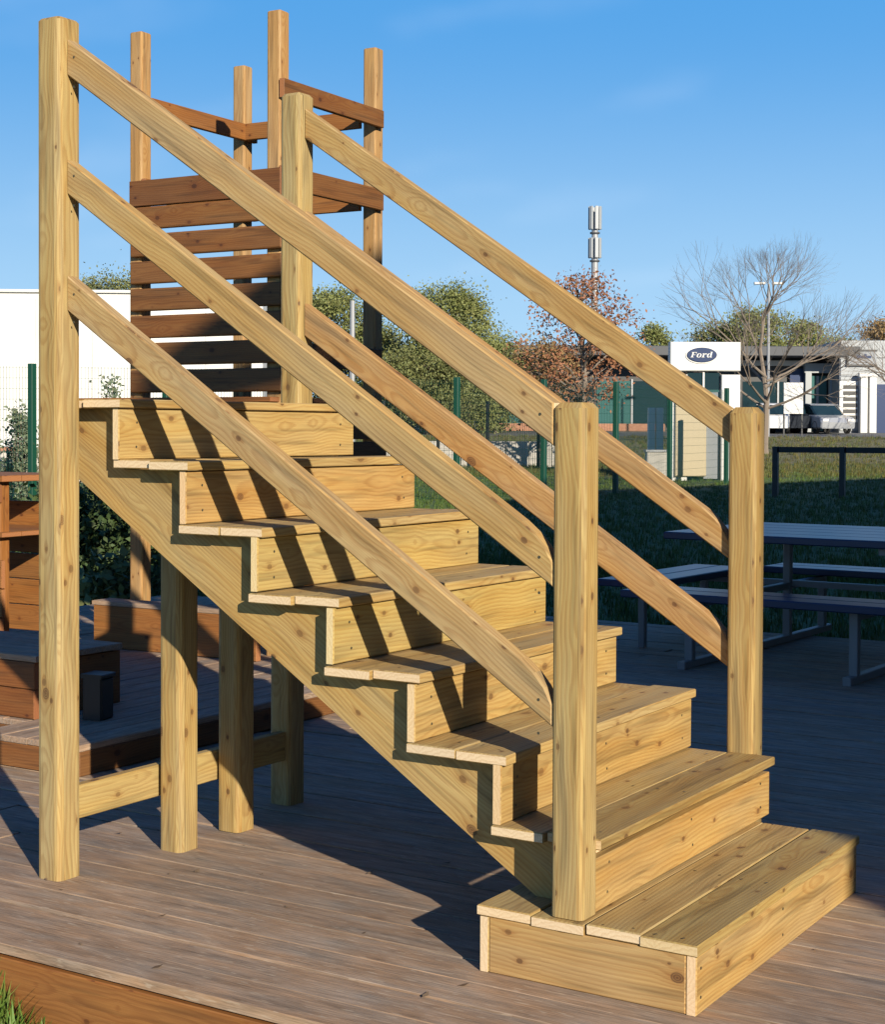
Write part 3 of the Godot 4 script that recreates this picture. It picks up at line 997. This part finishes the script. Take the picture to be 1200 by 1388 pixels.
func sky_picture() -> ImageTexture:
	var W := 1024
	var H := 512
	var n := noise(77, 1.0, 5)
	var data := PackedFloat32Array()
	data.resize(W * H * 4)
	for y in H:
		var el := (0.5 - (y + 0.5) / H) * PI
		var s := sin(el)
		var c := Color(0.16, 0.19, 0.22)
		if s >= 0.0:
			var zen := SKY_ZENITH
			var mid := SKY_MID
			var hor := SKY_HORIZON
			c = hor.lerp(mid, smoothstep(0.0, 0.27, s) if s < 0.27 else 1.0)
			if s > 0.27:
				c = mid.lerp(zen, 1.0 - pow(1.0 - (s - 0.27) / 0.73, 3.6))
		for x in W:
			var a := TAU * x / W
			var w := 0.0
			if s > 0.0:
				var k := 1.0 / (s + 0.12)
				w = clampf(n.get_noise_2d(cos(a) * k * 0.9 * cos(el) + 7.0, sin(a) * k * 2.2 * cos(el)) * 1.6 - 0.35, 0.0, 1.0) * 0.10 * smoothstep(0.02, 0.12, s) * (1.0 - smoothstep(0.35, 0.7, s))
			var o := c.lerp(Color(0.75, 0.82, 0.9), w)
			var at := (y * W + x) * 4
			data[at] = o.r
			data[at + 1] = o.g
			data[at + 2] = o.b
			data[at + 3] = 1.0
	return ImageTexture.create_from_image(Image.create_from_data(W, H, false, Image.FORMAT_RGBAF, data.to_byte_array()))


const SKY_ZENITH := Color(0.0085, 0.051, 0.19)
const SKY_MID := Color(0.066, 0.254, 0.545)
const SKY_HORIZON := Color(0.315, 0.495, 0.655)
const SUN_ENERGY := 1.6


func _ready() -> void:
	rng.seed = 20241
	var cam := Camera3D.new()
	cam.name = "camera"
	cam.position = EYE
	cam.rotation_degrees = Vector3(-1.118, -57.913, 0.233)
	# a lens shifted downwards, as a photograph whose uprights were straightened
	cam.set_frustum(0.05 * 1388.0 / 2157.84, Vector2(0.0, -0.05 * 69.6 / 2157.84), 0.05, 3000.0)
	add_child(cam)
	cam.current = true

	var we := WorldEnvironment.new()
	we.name = "environment"
	var env := Environment.new()
	env.background_mode = Environment.BG_SKY
	var sky := Sky.new()
	var pan := PanoramaSkyMaterial.new()
	pan.panorama = sky_picture()
	sky.sky_material = pan
	env.sky = sky
	env.tonemap_mode = Environment.TONE_MAPPER_LINEAR
	env.tonemap_exposure = 1.5
	env.sdfgi_enabled = true
	env.ssao_enabled = true
	env.ssil_enabled = true
	we.environment = env
	add_child(we)

	var sun := DirectionalLight3D.new()
	sun.name = "sun"
	sun.light_energy = SUN_ENERGY
	sun.light_color = Color(1.0, 0.95, 0.86)
	sun.light_angular_distance = 0.5
	sun.shadow_enabled = true
	add_child(sun)
	sun.look_at_from_position(Vector3.ZERO, Vector3(0.532, -0.351, -0.771))

	make_materials()
	setting()
	deck()
	school()
	showroom()
	left_background()
	trees()
	fences()
	tower()
	left_corner()
	picnic_table(Vector3(6.1, 0.0, -1.66), -0.05, "dark picnic table with benches on four sides and grey tube legs, on the shaded deck")
	staircase()
	grass()


# ------------------------------------------------------------------ the setting

func setting() -> void:
	var g := structure("ground")
	var rows := [-60.0, -20.0, -5.0, 9.0, 20.0, 33.0, 47.0, 60.0, 66.0, 72.0, 85.0, 120.0, 200.0, 900.0]
	var strip := func(from: int, to: int, mat: Material, called: String) -> void:
		var b := Build.new()
		for i in range(from, to):
			for k in 16:
				var pts := []
				for q in [[i, k], [i, k + 1], [i + 1, k + 1], [i + 1, k]]:
					var d: float = rows[q[0]]
					var w := 90.0 + absf(d) * 1.1
					pts.append(field(d, lerpf(-w, w, q[1] / 16.0)))
				b.tri(mat, pts[0], pts[1], pts[2], Vector3.UP, Vector2.ZERO, Vector2.ZERO, Vector2.ZERO, Color.WHITE)
				b.tri(mat, pts[0], pts[2], pts[3], Vector3.UP, Vector2.ZERO, Vector2.ZERO, Vector2.ZERO, Color.WHITE)
		put(called, b.done(), g)
	strip.call(0, 6, M.grass, "lawn")
	strip.call(6, 7, M.lit_lawn, "lit_lawn")
	strip.call(7, 9, M.bank, "bank")
	strip.call(9, 11, M.asphalt, "car_park")
	strip.call(11, 13, M.bank, "far_ground")


# along the sun's path (t) and across it (u), on the map
func sunway(u: float, s: float) -> Vector2:
	return Vector2(0.823 * u + 0.568 * s, 0.568 * u - 0.823 * s)


func school() -> void:
	var b := thing("school_building", "long brick school building beside the deck, unseen on the right, shaped to cast its shade", "building")
	var plan := PackedVector2Array()
	for q in [[0.895, -10.0], [15.0, 8.5], [44.0, 19.0], [48.0, 9.0], [9.0, -19.0]]:  # unseen block, plan bent until its shade covers deck and lawn
		var p := sunway(q[0], q[1])
		plan.append(Vector2(p.x, -p.y))
	put("wall", extrude(plan, 8.7, 0.0, M.brick, M.brick, Vector3.BACK).done(), b, Transform3D(UPRIGHT, Vector3(0, 3.8, 0)))
	# unseen wedge added at the corner to shade the tower slats
	var wedge := PackedVector2Array([Vector2(0.885, 7.42), Vector2(0.885, 8.13), Vector2(0.533, 7.98), Vector2(0.123, 7.79), Vector2(-0.07, 7.70), Vector2(-0.07, 7.58)])
	var o := sunway(0, -10.3)
	put("shade_wedge", extrude(wedge, 0.5, 0.0, M.dark_roof, M.dark_roof).done(), b, Transform3D(Basis(Vector3(0.823, 0, 0.568), Vector3.UP, Vector3(-0.568, 0, 0.823)), Vector3(o.x, 0, o.y)))
	for i in 3:
		var u := 3.0 + i * 4.0
		var s := -10.0 + (u - 0.89) * 18.5 / 14.11
		var p := sunway(u, s)
		var q := sunway(u + 1.411, s + 1.85)
		var dir := Vector3(q.x - p.x, 0, q.y - p.y).normalized()
		box(b, "window", Vector3(2.4, 1.5, 0.12), Vector3(p.x, 2.0, p.y), M.glass, 0.01, Basis(dir, Vector3.UP, dir.cross(Vector3.UP)))


func showroom() -> void:
	var yaw := atan2(0.541, 0.841) - PI / 2 + PI / 2
	# local x to the right across the view, z towards the photographer
	var across := Basis(ASIDE, Vector3.UP, -AHEAD)
	var turn := across.get_euler().y
	# long dark glazed showroom
	var s := front("car_showroom", "long low dark glazed showroom with a flat overhanging grey roof, behind the white sign tower", 84.0, 0.0, turn)
	var px := func(x: float, d := 84.0) -> float: return (x - 600.0) / 2157.8 * d
	var x0: float = px.call(650.0)
	var x1: float = px.call(1136.0)
	box(s, "wall", Vector3(x1 - x0, 4.0, 8.0), Vector3((x0 + x1) / 2, 1.9, -4.2), M.dark_frame)
	box(s, "roof", Vector3(px.call(1150.0) - x0 + 1.0, 0.5, 11.0), Vector3((px.call(1150.0) + x0 - 1.0) / 2, 4.15, -3.2), M.dark_roof, 0.03)
	box(s, "fascia", Vector3(px.call(1095.0) - px.call(995.0), 0.28, 0.3), Vector3(px.call(1045.0), 3.62, -0.05), M.ivory)
	var n := 0
	var x := x0 + 0.4
	while x + 1.9 < x1:
		var here := 600.0 + x / 84.0 * 2157.8
		box(s, "window", Vector3(1.8, 2.3, 0.1), Vector3(x + 0.9, 1.5, -0.18), M.glass if n % 3 else M.teal_glass, 0.0)
		box(s, "mullion", Vector3(0.09, 2.5, 0.16), Vector3(x + 1.86, 1.5, -0.14), M.galvanised if n % 2 else M.dark_frame, 0.0)
		x += 1.93
		n += 1
	box(s, "low_wall", Vector3(px.call(900.0) - x0, 0.4, 0.3), Vector3((px.call(900.0) + x0) / 2, 0.2, 0.25), M.brick)
	box(s, "blue_panel", Vector3(0.75, 0.95, 0.12), Vector3(px.call(1080.0), 2.85, 0.0), M.navy, 0.0)
	for q in [1093.0, 1126.0]:
		box(s, "pillar", Vector3(0.32, 3.5, 0.4), Vector3(px.call(q), 1.75, 0.3), M.light_grey)
	box(s, "lintel", Vector3(1.7, 0.5, 0.38), Vector3(px.call(1109.5), 3.35, 0.3), M.light_grey)
	box(s, "door", Vector3(0.95, 2.9, 0.1), Vector3(px.call(1107.0), 1.5, 0.1), M.teal_glass, 0.0)
	box(s, "door", Vector3(0.12, 2.9, 0.14), Vector3(px.call(1107.0), 1.5, 0.12), M.galvanised, 0.0)

	# pale clad building at the right edge
	var g := front("grey_clad_building", "pale grey clad building with a dark framed name board, at the right edge", 82.0, 0.0, turn)
	px = func(x: float, d := 82.0) -> float: return (x - 600.0) / 2157.8 * d
	x0 = px.call(1137.0)
	x1 = px.call(1330.0)
	box(g, "wall", Vector3(x1 - x0, 4.9, 7.0), Vector3((x0 + x1) / 2, 2.3, -3.4), M.panel_grey, 0.02)
	for i in 5:
		box(g, "cladding", Vector3(x1 - x0 - 0.1, 0.88, 0.05), Vector3((x0 + x1) / 2, 0.55 + 0.94 * i, 0.13), M.light_grey, 0.01)
	box(g, "sign_board", Vector3(1.5, 0.75, 0.08), Vector3(px.call(1166.0), 3.85, 0.22), M.panel_grey, 0.0)
	for e in [-0.38, 0.38]:
		box(g, "sign_frame", Vector3(1.6, 0.09, 0.12), Vector3(px.call(1166.0), 3.85 + e, 0.23), M.dark_frame, 0.0)
	box(g, "sign_frame", Vector3(0.09, 0.7, 0.12), Vector3(px.call(1147.0), 3.85, 0.23), M.dark_frame, 0.0)
	for i in 7:
		box(g, "sign_mark", Vector3(0.11, 0.12 + 0.1 * float((i * 3) % 4 == 0), 0.03), Vector3(px.call(1158.0 + i * 3.2), 3.9 + 0.04 * float((i * 3) % 4 == 0), 0.28), M.navy, 0.0)
	box(g, "doorway", Vector3(1.3, 2.5, 0.2), Vector3(px.call(1196.0), 1.25, 0.16), M.navy, 0.0)
	for i in 2:
		box(g, "pillar", Vector3(0.36, 2.85, 0.4), Vector3(px.call(1166.0 + i * 12.0), 1.42, 0.6), M.ivory, 0.02)
	box(g, "beam", Vector3(0.95, 0.2, 0.38), Vector3(px.call(1172.0), 2.96, 0.6), M.ivory, 0.02)
	box(g, "vent_frame", Vector3(0.95, 2.1, 0.2), Vector3(px.call(1148.0), 1.6, 0.3), M.ivory, 0.0)
	for i in 6:
		box(g, "louvre", Vector3(0.72, 0.19, 0.14), Vector3(px.call(1150.0), 0.8 + 0.31 * i, 0.36), M.dark_frame, 0.0)

	# low unit further left, white wall and ribbed shutter
	var u := front("white_unit", "low white building with a grey ribbed shutter, half hidden by the lower handrails", 84.0, 0.0, turn)
	px = func(x: float, d := 84.0) -> float: return (x - 600.0) / 2157.8 * d
	x0 = px.call(455.0)
	x1 = px.call(652.0)
	box(u, "wall", Vector3(x1 - x0, 2.4, 6.0), Vector3((x0 + x1) / 2, 1.15, -3.2), M.white)
	box(u, "roof", Vector3(x1 - x0 + 0.2, 0.12, 6.2), Vector3((x0 + x1) / 2, 2.42, -3.2), M.dark_roof)
	for i in 14:
		box(u, "shutter_rib", Vector3(0.095, 2.1, 0.1), Vector3(px.call(606.0) + 0.12 * i, 1.1, -0.15), M.panel_grey if i % 2 else M.light_grey, 0.01)

	# white sign tower with the oval badge
	var d := 46.0
	px = func(x: float, dd := 46.0) -> float: return (x - 600.0) / 2157.8 * dd
	var t := thing("sign_tower", "white rectangular sign tower with a blue oval badge at its top", "sign", field(d, px.call(954.0)), turn)
	var wide := 2.02
	box(t, "top_panel", Vector3(wide, 0.83, 0.5), Vector3(0, 3.57, 0), M.white, 0.02)
	box(t, "side_panel", Vector3(0.5, 3.1, 0.5), Vector3(-wide / 2 + 0.25, 1.5, 0), M.white, 0.02)
	box(t, "side_panel", Vector3(0.54, 3.1, 0.5), Vector3(wide / 2 - 0.27, 1.5, 0), M.white, 0.02)
	for i in 2:
		box(t, "window", Vector3(0.44, 0.5, 0.16), Vector3(-0.28 + 0.5 * i, 2.87, 0.02), M.glass, 0.0)
	box(t, "window_frame", Vector3(0.05, 0.5, 0.2), Vector3(-0.03, 2.87, 0.04), M.ivory, 0.0)
	box(t, "door_pane", Vector3(0.46, 2.5, 0.14), Vector3(0.22, 1.3, 0.0), M.panel_grey, 0.0)
	box(t, "cream_panel", Vector3(0.9, 2.45, 0.56), Vector3(-0.42, 1.35, 0.06), M.cream, 0.02)
	var badge := extrude(oval(0.86, 0.42), 0.06, 0.01, M.navy, M.navy).done()
	var bd := put("badge", badge, t, Transform3D(Basis.IDENTITY, Vector3(-0.11, 3.61, 0.283)))
	var ring := extrude(oval(0.94, 0.50), 0.03, 0.0, M.ivory, M.ivory).done()
	put("badge_rim", ring, bd, Transform3D(Basis.IDENTITY, Vector3(0, 0, -0.018)))
	lettering(bd, "badge_lettering", "Ford", 0.21, M.ivory, Transform3D(Basis.IDENTITY, Vector3(-0.01, 0.0, 0.034)), true, 1.25)
	# bollard like white column and the grey cabinet beside it
	var c := thing("white_column", "slim white double column standing left of the sign tower", "column", field(47.0, (889.0 - 600.0) / 2157.8 * 47.0), turn)
	for i in 2:
		box(c, "shaft", Vector3(0.2, 2.2, 0.24), Vector3(-0.13 + 0.24 * i, 1.0, 0), M.white, 0.01)
	var k := thing("grey_cabinet", "squat grey cabinet at the foot of the white column", "cabinet", field(44.5, (891.0 - 600.0) / 2157.8 * 44.5), turn)
	box(k, "body", Vector3(0.62, 0.86, 0.5), Vector3(0, 0.42, 0), M.concrete, 0.02)
	box(k, "lid", Vector3(0.68, 0.06, 0.56), Vector3(0, 0.88, 0), M.galvanised)
	# white notice board
	var nb := thing("notice_board", "plain white notice board on two dark posts in front of the showroom", "sign", field(74.0, (1075.5 - 600.0) / 2157.8 * 74.0), turn)
	box(nb, "board", Vector3(0.9, 1.45, 0.06), Vector3(0, 1.75, 0), M.ivory)
	for e in [-0.42, 0.42]:
		box(nb, "leg", Vector3(0.07, 1.7, 0.07), Vector3(e, 0.55, -0.07), M.dark_frame)
	# cars
	car("parked_car", "silver car parked before the showroom doorway", field(80.0, (1114.0 - 600.0) / 2157.8 * 80.0), turn - PI * 0.5 + 0.15, M.car_silver)
	car("parked_car", "dark car parked behind the white notice board", field(81.0, (1062.0 - 600.0) / 2157.8 * 81.0), turn + PI * 0.5, M.car_dark)
	car("parked_car", "white car parked beside the bare tree's trunk", field(80.5, (1048.0 - 600.0) / 2157.8 * 80.5), turn + PI * 0.42, M.car_white)
	# lamp column with two heads
	var lp := thing("lamp_column", "tall grey lamp column with two flat heads, in the bare tree", "street lamp", field(72.0, (1041.0 - 600.0) / 2157.8 * 72.0), turn)
	put("column", (func() -> ArrayMesh:
		var b := Build.new()
		tube_into(b, [Vector3(0, -0.2, 0), Vector3(0, 6.9, 0)], [0.09, 0.05], M.galvanised, 8)
		return b.done()).call(), lp)
	for e in [-1, 1]:
		box(lp, "lamp_head", Vector3(0.5, 0.1, 0.25), Vector3(e * 0.42, 6.92, 0), M.ivory, 0.02)
	# second column on the left
	var lq := thing("lamp_column", "slim pale lamp column behind the left end of the rails", "street lamp", field(40.0, (477.0 - 600.0) / 2157.8 * 40.0), turn)
	put("column", (func() -> ArrayMesh:
		var b := Build.new()
		tube_into(b, [Vector3(0, -0.2, 0), Vector3(0, 4.7, 0)], [0.09, 0.06], M.galvanised, 8)
		return b.done()).call(), lq)
	# phone mast
	var m := thing("phone_mast", "tall white telephone mast with stacked antenna panels, behind the russet tree", "mast", field(160.0, (805.0 - 600.0) / 2157.8 * 160.0), turn)
	put("column", (func() -> ArrayMesh:
		var b := Build.new()
		tube_into(b, [Vector3(0, -0.2, 0), Vector3(0, 14.8, 0), Vector3(0, 21.8, 0)], [0.36, 0.36, 0.3], M.galvanised, 12)
		return b.done()).call(), m)
	for q in [[21.2, 2.3], [18.2, 2.0]]:
		for i in 6:
			var a := TAU * i / 6.0 + 0.3
			box(m, "antenna", Vector3(0.36, q[1], 0.22), Vector3(cos(a) * 0.55, q[0], sin(a) * 0.55), M.light_grey, 0.03, Basis(Vector3.UP, PI / 2 - a))
	for y in [19.7, 16.9, 15.1]:
		put("collar", extrude(rounded(1.0, 1.0, 0.499, 5), 0.16, 0.0, M.dark_roof, M.dark_roof).done(), m, Transform3D(UPRIGHT, Vector3(0, y, 0)))


func left_background() -> void:
	var across := Basis(ASIDE, Vector3.UP, -AHEAD)
	var turn := across.get_euler().y
	var w := thing("white_warehouse", "large plain white industrial building behind the mesh fence, at the left edge", "building", field(62.0, -17.0), turn + 0.05)
	box(w, "wall", Vector3(26.0, 6.3, 10.0), Vector3(-3.0, 3.1, -4.0), M.white, 0.05)
	box(w, "roof", Vector3(26.2, 0.12, 10.2), Vector3(-3.0, 6.32, -4.0), M.ivory, 0.02)
	for i in 12:
		box(w, "wall_sheet", Vector3(2.1, 6.0, 0.06), Vector3(-14.9 + 2.16 * i, 3.05, 1.02), M.white, 0.01)
	# low pale walls
	var a := thing("low_wall", "low pale concrete wall of ribbed panels beyond the green fence", "wall", field(56.0, (640.0 - 600.0) / 2157.8 * 56.0), turn)
	for i in 9:
		box(a, "panel", Vector3(0.78, 0.95, 0.12), Vector3(-3.2 + 0.8 * i, 0.42, 0), M.concrete, 0.015)
	var b := thing("low_brick_wall", "low buff brick wall behind the left fence post", "wall", field(36.0, -11.0), turn)
	box(b, "wall", Vector3(8.0, 0.7, 0.25), Vector3(0, 0.62, 0), M.concrete, 0.01)
	box(b, "coping", Vector3(8.0, 0.09, 0.32), Vector3(0, 1.02, 0), M.brick, 0.01)


func trees() -> void:
	var pl := func(d: float, x: float) -> Vector3: return field(d, (x - 600.0) / 2157.8 * d)
	leafy_tree("hedge_tree", "bushy green tree showing just above the white warehouse roof", pl.call(88.0, 150.0), 8.3, 6.0, 2.0, M.leaf_green, 31, 70, 256, 0.075, 1.0)
	leafy_tree("hedge_tree", "green and olive tree rising left of the first rail gap, behind the tower", pl.call(80.0, 445.0), 7.2, 5.2, 0.6, M.leaf_olive, 32, 100, 272, 0.075, 0.9)
	leafy_tree("hedge_tree", "low green tree between the two taller rounded trees left of centre", pl.call(82.0, 512.0), 5.2, 4.6, 0.4, M.leaf_green, 33, 80, 256, 0.075, 0.9)
	leafy_tree("round_tree", "broad rounded green tree left of the russet tree", pl.call(76.0, 606.0), 6.9, 5.6, 0.4, M.leaf_olive, 34, 170, 288, 0.068, 0.9)
	leafy_tree("hedge_tree", "dark green low tree under the broad rounded tree", pl.call(74.0, 580.0), 3.8, 6.0, 0.3, M.leaf_green, 35, 80, 256, 0.068, 0.9)
	leafy_tree("hedge_tree", "small green tree at the right foot of the broad rounded tree", pl.call(78.0, 672.0), 4.4, 3.2, 0.4, M.leaf_green, 36, 60, 256, 0.068, 0.8)
	leafy_tree("russet_tree", "russet leaved young tree with thinning top, in front of the phone mast", pl.call(52.0, 788.0), 6.5, 4.0, 2.3, M.leaf_rust, 37, 170, 30, 0.06, 0.55, "", M.bark_grey)
	leafy_tree("russet_tree", "lower brown tree touching the left side of the russet tree", pl.call(58.0, 738.0), 4.6, 2.7, 1.2, M.leaf_ochre, 38, 60, 110, 0.065, 0.6)
	bare_tree("bare_tree", "wide bare tree with fine twigs, standing around the lamp column", pl.call(64.0, 1038.0), 9.3, 43, 6)
	leafy_tree("far_tree", "small olive tree just left of the white sign tower's top", pl.call(120.0, 888.0), 7.7, 3.0, 1.5, M.leaf_olive, 42, 50, 224, 0.105, 0.8)
	leafy_tree("far_tree", "olive tree behind the top of the white sign tower", pl.call(125.0, 975.0), 8.2, 6.0, 1.5, M.leaf_olive, 43, 70, 224, 0.105, 1.1)
	leafy_tree("far_tree", "tall olive tree behind the bare tree's left half", pl.call(122.0, 1022.0), 9.2, 6.5, 1.5, M.leaf_olive, 44, 80, 224, 0.105, 1.0)
	leafy_tree("far_tree", "olive green tree behind the bare tree's right half", pl.call(124.0, 1085.0), 8.6, 6.4, 1.5, M.leaf_olive, 45, 70, 224, 0.105, 1.0)
	leafy_tree("far_tree", "low tree between the bare tree and the right edge of the photo", pl.call(126.0, 1140.0), 7.2, 5.5, 1.2, M.leaf_olive, 46, 60, 224, 0.105, 0.9)
	leafy_tree("far_tree", "ochre tree above the pale grey building at the right edge", pl.call(118.0, 1196.0), 8.2, 4.6, 1.2, M.leaf_ochre, 47, 60, 224, 0.098, 0.9)
	bare_tree("bare_tree", "half seen bare tree cut off by the right edge of the photo", pl.call(70.0, 1226.0), 7.4, 48, 5)
	bush("conifer_shrub", "grey green pointed shrub beside the left fence post", pl.call(33.0, 27.0), 1.95, 0.95, M.leaf_grey, 51, 40, 70, 0.05)
	bush("bare_shrub", "thin grey leaved shrub against the white wall, left of the tower slats", pl.call(40.0, 146.0), 2.9, 1.1, M.leaf_grey, 52, 26, 22, 0.06)
	bush("shade_hedge", "dark low evergreen hedge added to stand for the shade behind the raised deck, beside the corner post", pl.call(15.5, 118.0), 0.95, 1.9, M.leaf_dark, 54, 60, 120, 0.04)  # dark clump added where the ground lies shaded
	bush("low_plant", "small bright green plant behind the raised deck", pl.call(13.0, 142.0), 0.55, 0.8, M.leaf_green, 53, 16, 60, 0.05)


func fences() -> void:
	var pl := func(d: float, x: float) -> Vector3: return field(d, (x - 600.0) / 2157.8 * d)
	mesh_fence("green_fence", "green wire mesh fence with square green posts across the far side of the lawn", [pl.call(32.0, 400.0), pl.call(32.5, 508.0), pl.call(33.5, 619.0), pl.call(35.0, 737.0), pl.call(37.0, 835.0), pl.call(40.0, 908.0), pl.call(43.5, 985.0)], 2.62, 0.11, M.green_metal)
	mesh_fence("green_fence", "green wire mesh fence with a dark green post in front of the white warehouse", [pl.call(30.0, -130.0), pl.call(30.0, 43.0), pl.call(30.5, 225.0), pl.call(32.0, 400.0)], 2.75, 0.12, M.green_metal)
	mesh_fence("dark_fence", "thin black railing fence in front of the far building", [pl.call(54.0, 520.0), pl.call(54.0, 594.0), pl.call(54.5, 661.0), pl.call(55.0, 730.0), pl.call(55.5, 800.0)], 2.3, 0.09, M.black_metal)
	# low dark rail along the lawn
	var r := thing("knee_rail", "low dark rail fence along the lawn, right of the far newel post", "fence", pl.call(36.0, 1052.0))
	var start := r.position
	var far: Vector3 = pl.call(35.0, 1330.0)
	for i in 4:
		var p := start.lerp(far, i / 3.0) - start
		box(r, "post", Vector3(0.12, 1.3, 0.12), p + Vector3(0, 0.5, 0), M.black_metal)
	for i in 3:
		var p := start.lerp(far, i / 3.0) - start
		var q := start.lerp(far, (i + 1) / 3.0) - start
		var dir := (q - p).normalized()
		box(r, "rail", Vector3(p.distance_to(q) - 0.13, 0.13, 0.06), (p + q) / 2 + Vector3(0, 1.08, 0), M.black_metal, 0.004, Basis(dir, Vector3.UP, dir.cross(Vector3.UP)))


func grass() -> void:
	# long grass at the foot of the deck
	var r := RandomNumberGenerator.new()
	r.seed = 5
	var b := Build.new()
	for i in 6500:
		var p := Vector3(r.randf_range(-1.1, -0.61), -0.29, r.randf_range(-2.4, -1.45))
		var h := r.randf_range(0.07, 0.12) + 0.16 * clampf((-1.5 - p.z) / 0.25, 0.0, 1.0) * r.randf()
		var a := r.randf() * TAU
		var lean := Vector3(cos(a), 0, sin(a)) * h * r.randf_range(0.1, 0.7)
		var w := Vector3(-sin(a), 0, cos(a)) * r.randf_range(0.002, 0.0045)
		var m := p + Vector3(0, h * 0.6, 0) + lean * 0.35
		var t := p + Vector3(0, h, 0) + lean
		var n := Vector3(cos(a), 0.3, sin(a)).normalized()
		var c := Color(r.randf_range(0.7, 1.6), r.randf_range(0.8, 1.25), r.randf_range(0.7, 1.2)) if r.randf() < 0.8 else Color(3.2, 1.7, 4.0)
		b.tri(M.blade, p - w, p + w, m + w, n, Vector2.ZERO, Vector2.ZERO, Vector2.ZERO, c)
		b.tri(M.blade, p - w, m + w, m - w, n, Vector2.ZERO, Vector2.ZERO, Vector2.ZERO, c)
		b.tri(M.blade, m - w, m + w, t, n, Vector2.ZERO, Vector2.ZERO, Vector2.ZERO, c)
	var o := put("long_grass", b.done(), self)
	o.set_meta("kind", "stuff")
	tag(o, "long green grass growing at the foot of the deck, bottom left corner", "grass")
	# bits of bark and dry leaf on the boards
	var bits := Build.new()
	for i in 70:
		var p := Vector3(r.randf_range(-0.55, 1.8), 0.003, r.randf_range(-2.6, 0.7))
		if p.x > -0.15 and p.z > -0.7 and p.z < 0.1:
			continue
		var a := r.randf() * TAU
		var l := r.randf_range(0.006, 0.02)
		var x := Vector3(cos(a), 0, sin(a)) * l
		var z := Vector3(-sin(a), 0, cos(a)) * l * 0.4
		var up := Vector3(0, r.randf_range(0.001, 0.006), 0)
		var c := [Color(1, 0.9, 0.8), Color(1.8, 1.8, 1.8), Color(0.5, 0.45, 0.4)][r.randi() % 3] as Color
		bits.tri(M.litter, p - x, p + z, p + x + up, Vector3.UP, Vector2.ZERO, Vector2.ZERO, Vector2.ZERO, c)
		bits.tri(M.litter, p - x, p - z, p + x + up, Vector3.UP, Vector2.ZERO, Vector2.ZERO, Vector2.ZERO, c)
	var lit := put("leaf_litter", bits.done(), self)
	lit.set_meta("kind", "stuff")
	tag(lit, "scattered dry leaf crumbs on the sunlit deck boards", "leaf litter")
	# tufts over the lawn
	var tuft := Build.new()
	for i in 9:
		var a := r.randf() * TAU
		var p := Vector3(r.randf_range(-0.06, 0.06), -0.01, r.randf_range(-0.06, 0.06))
		var w := Vector3(-sin(a), 0, cos(a)) * 0.005
		tuft.tri(M.blade, p - w, p + w, p + Vector3(cos(a) * 0.03, r.randf_range(0.05, 0.1), sin(a) * 0.03), Vector3(cos(a), 0.5, sin(a)).normalized(), Vector2.ZERO, Vector2.ZERO, Vector2.ZERO, Color.WHITE)
	var mm := MultiMesh.new()
	mm.transform_format = MultiMesh.TRANSFORM_3D
	mm.use_colors = true
	mm.mesh = tuft.done()
	mm.instance_count = 36000
	for i in mm.instance_count:
		var d := 9.0 + 42.0 * pow(r.randf(), 1.6)
		var l := r.randf_range(-0.36, 0.6 if d < 24.0 else 0.36) * d
		var p := field(d, l)
		if p.x < 7.0 and p.z > -6.8:
			p = field(d + 8.0, l)
		var s := r.randf_range(0.7, 1.5)
		mm.set_instance_transform(i, Transform3D(Basis(Vector3.UP, r.randf() * TAU).scaled(Vector3(s, s, s)), p))
		var k := r.randf_range(0.45, 0.9)
		mm.set_instance_color(i, Color(k * r.randf_range(0.8, 1.3), k, k))
	var mb := MultiMesh.new()
	mb.transform_format = MultiMesh.TRANSFORM_3D
	mb.use_colors = true
	mb.mesh = mm.mesh
	mb.instance_count = 16000
	for i in mb.instance_count:
		var d := r.randf_range(48.0, 72.0)
		var s := r.randf_range(0.9, 2.2)
		mb.set_instance_transform(i, Transform3D(Basis(Vector3.UP, r.randf() * TAU).scaled(Vector3(s, s, s)), field(d, r.randf_range(-0.3, 0.34) * d)))
		var k := r.randf_range(0.3, 0.7)
		mb.set_instance_color(i, Color(k * r.randf_range(1.1, 2.4), k * 1.1, k * r.randf_range(1.0, 2.2)))
	var bank := MultiMeshInstance3D.new()
	bank.name = "bank_grass"
	bank.multimesh = mb
	bank.set_meta("kind", "stuff")
	tag(bank, "sunlit yellowish rough grass on the far bank in front of the showroom", "grass")
	add_child(bank)
	var mi := MultiMeshInstance3D.new()
	mi.name = "lawn_grass"
	mi.multimesh = mm
	mi.set_meta("kind", "stuff")
	tag(mi, "short rough grass of the shaded lawn beyond the deck", "grass")
	add_child(mi)
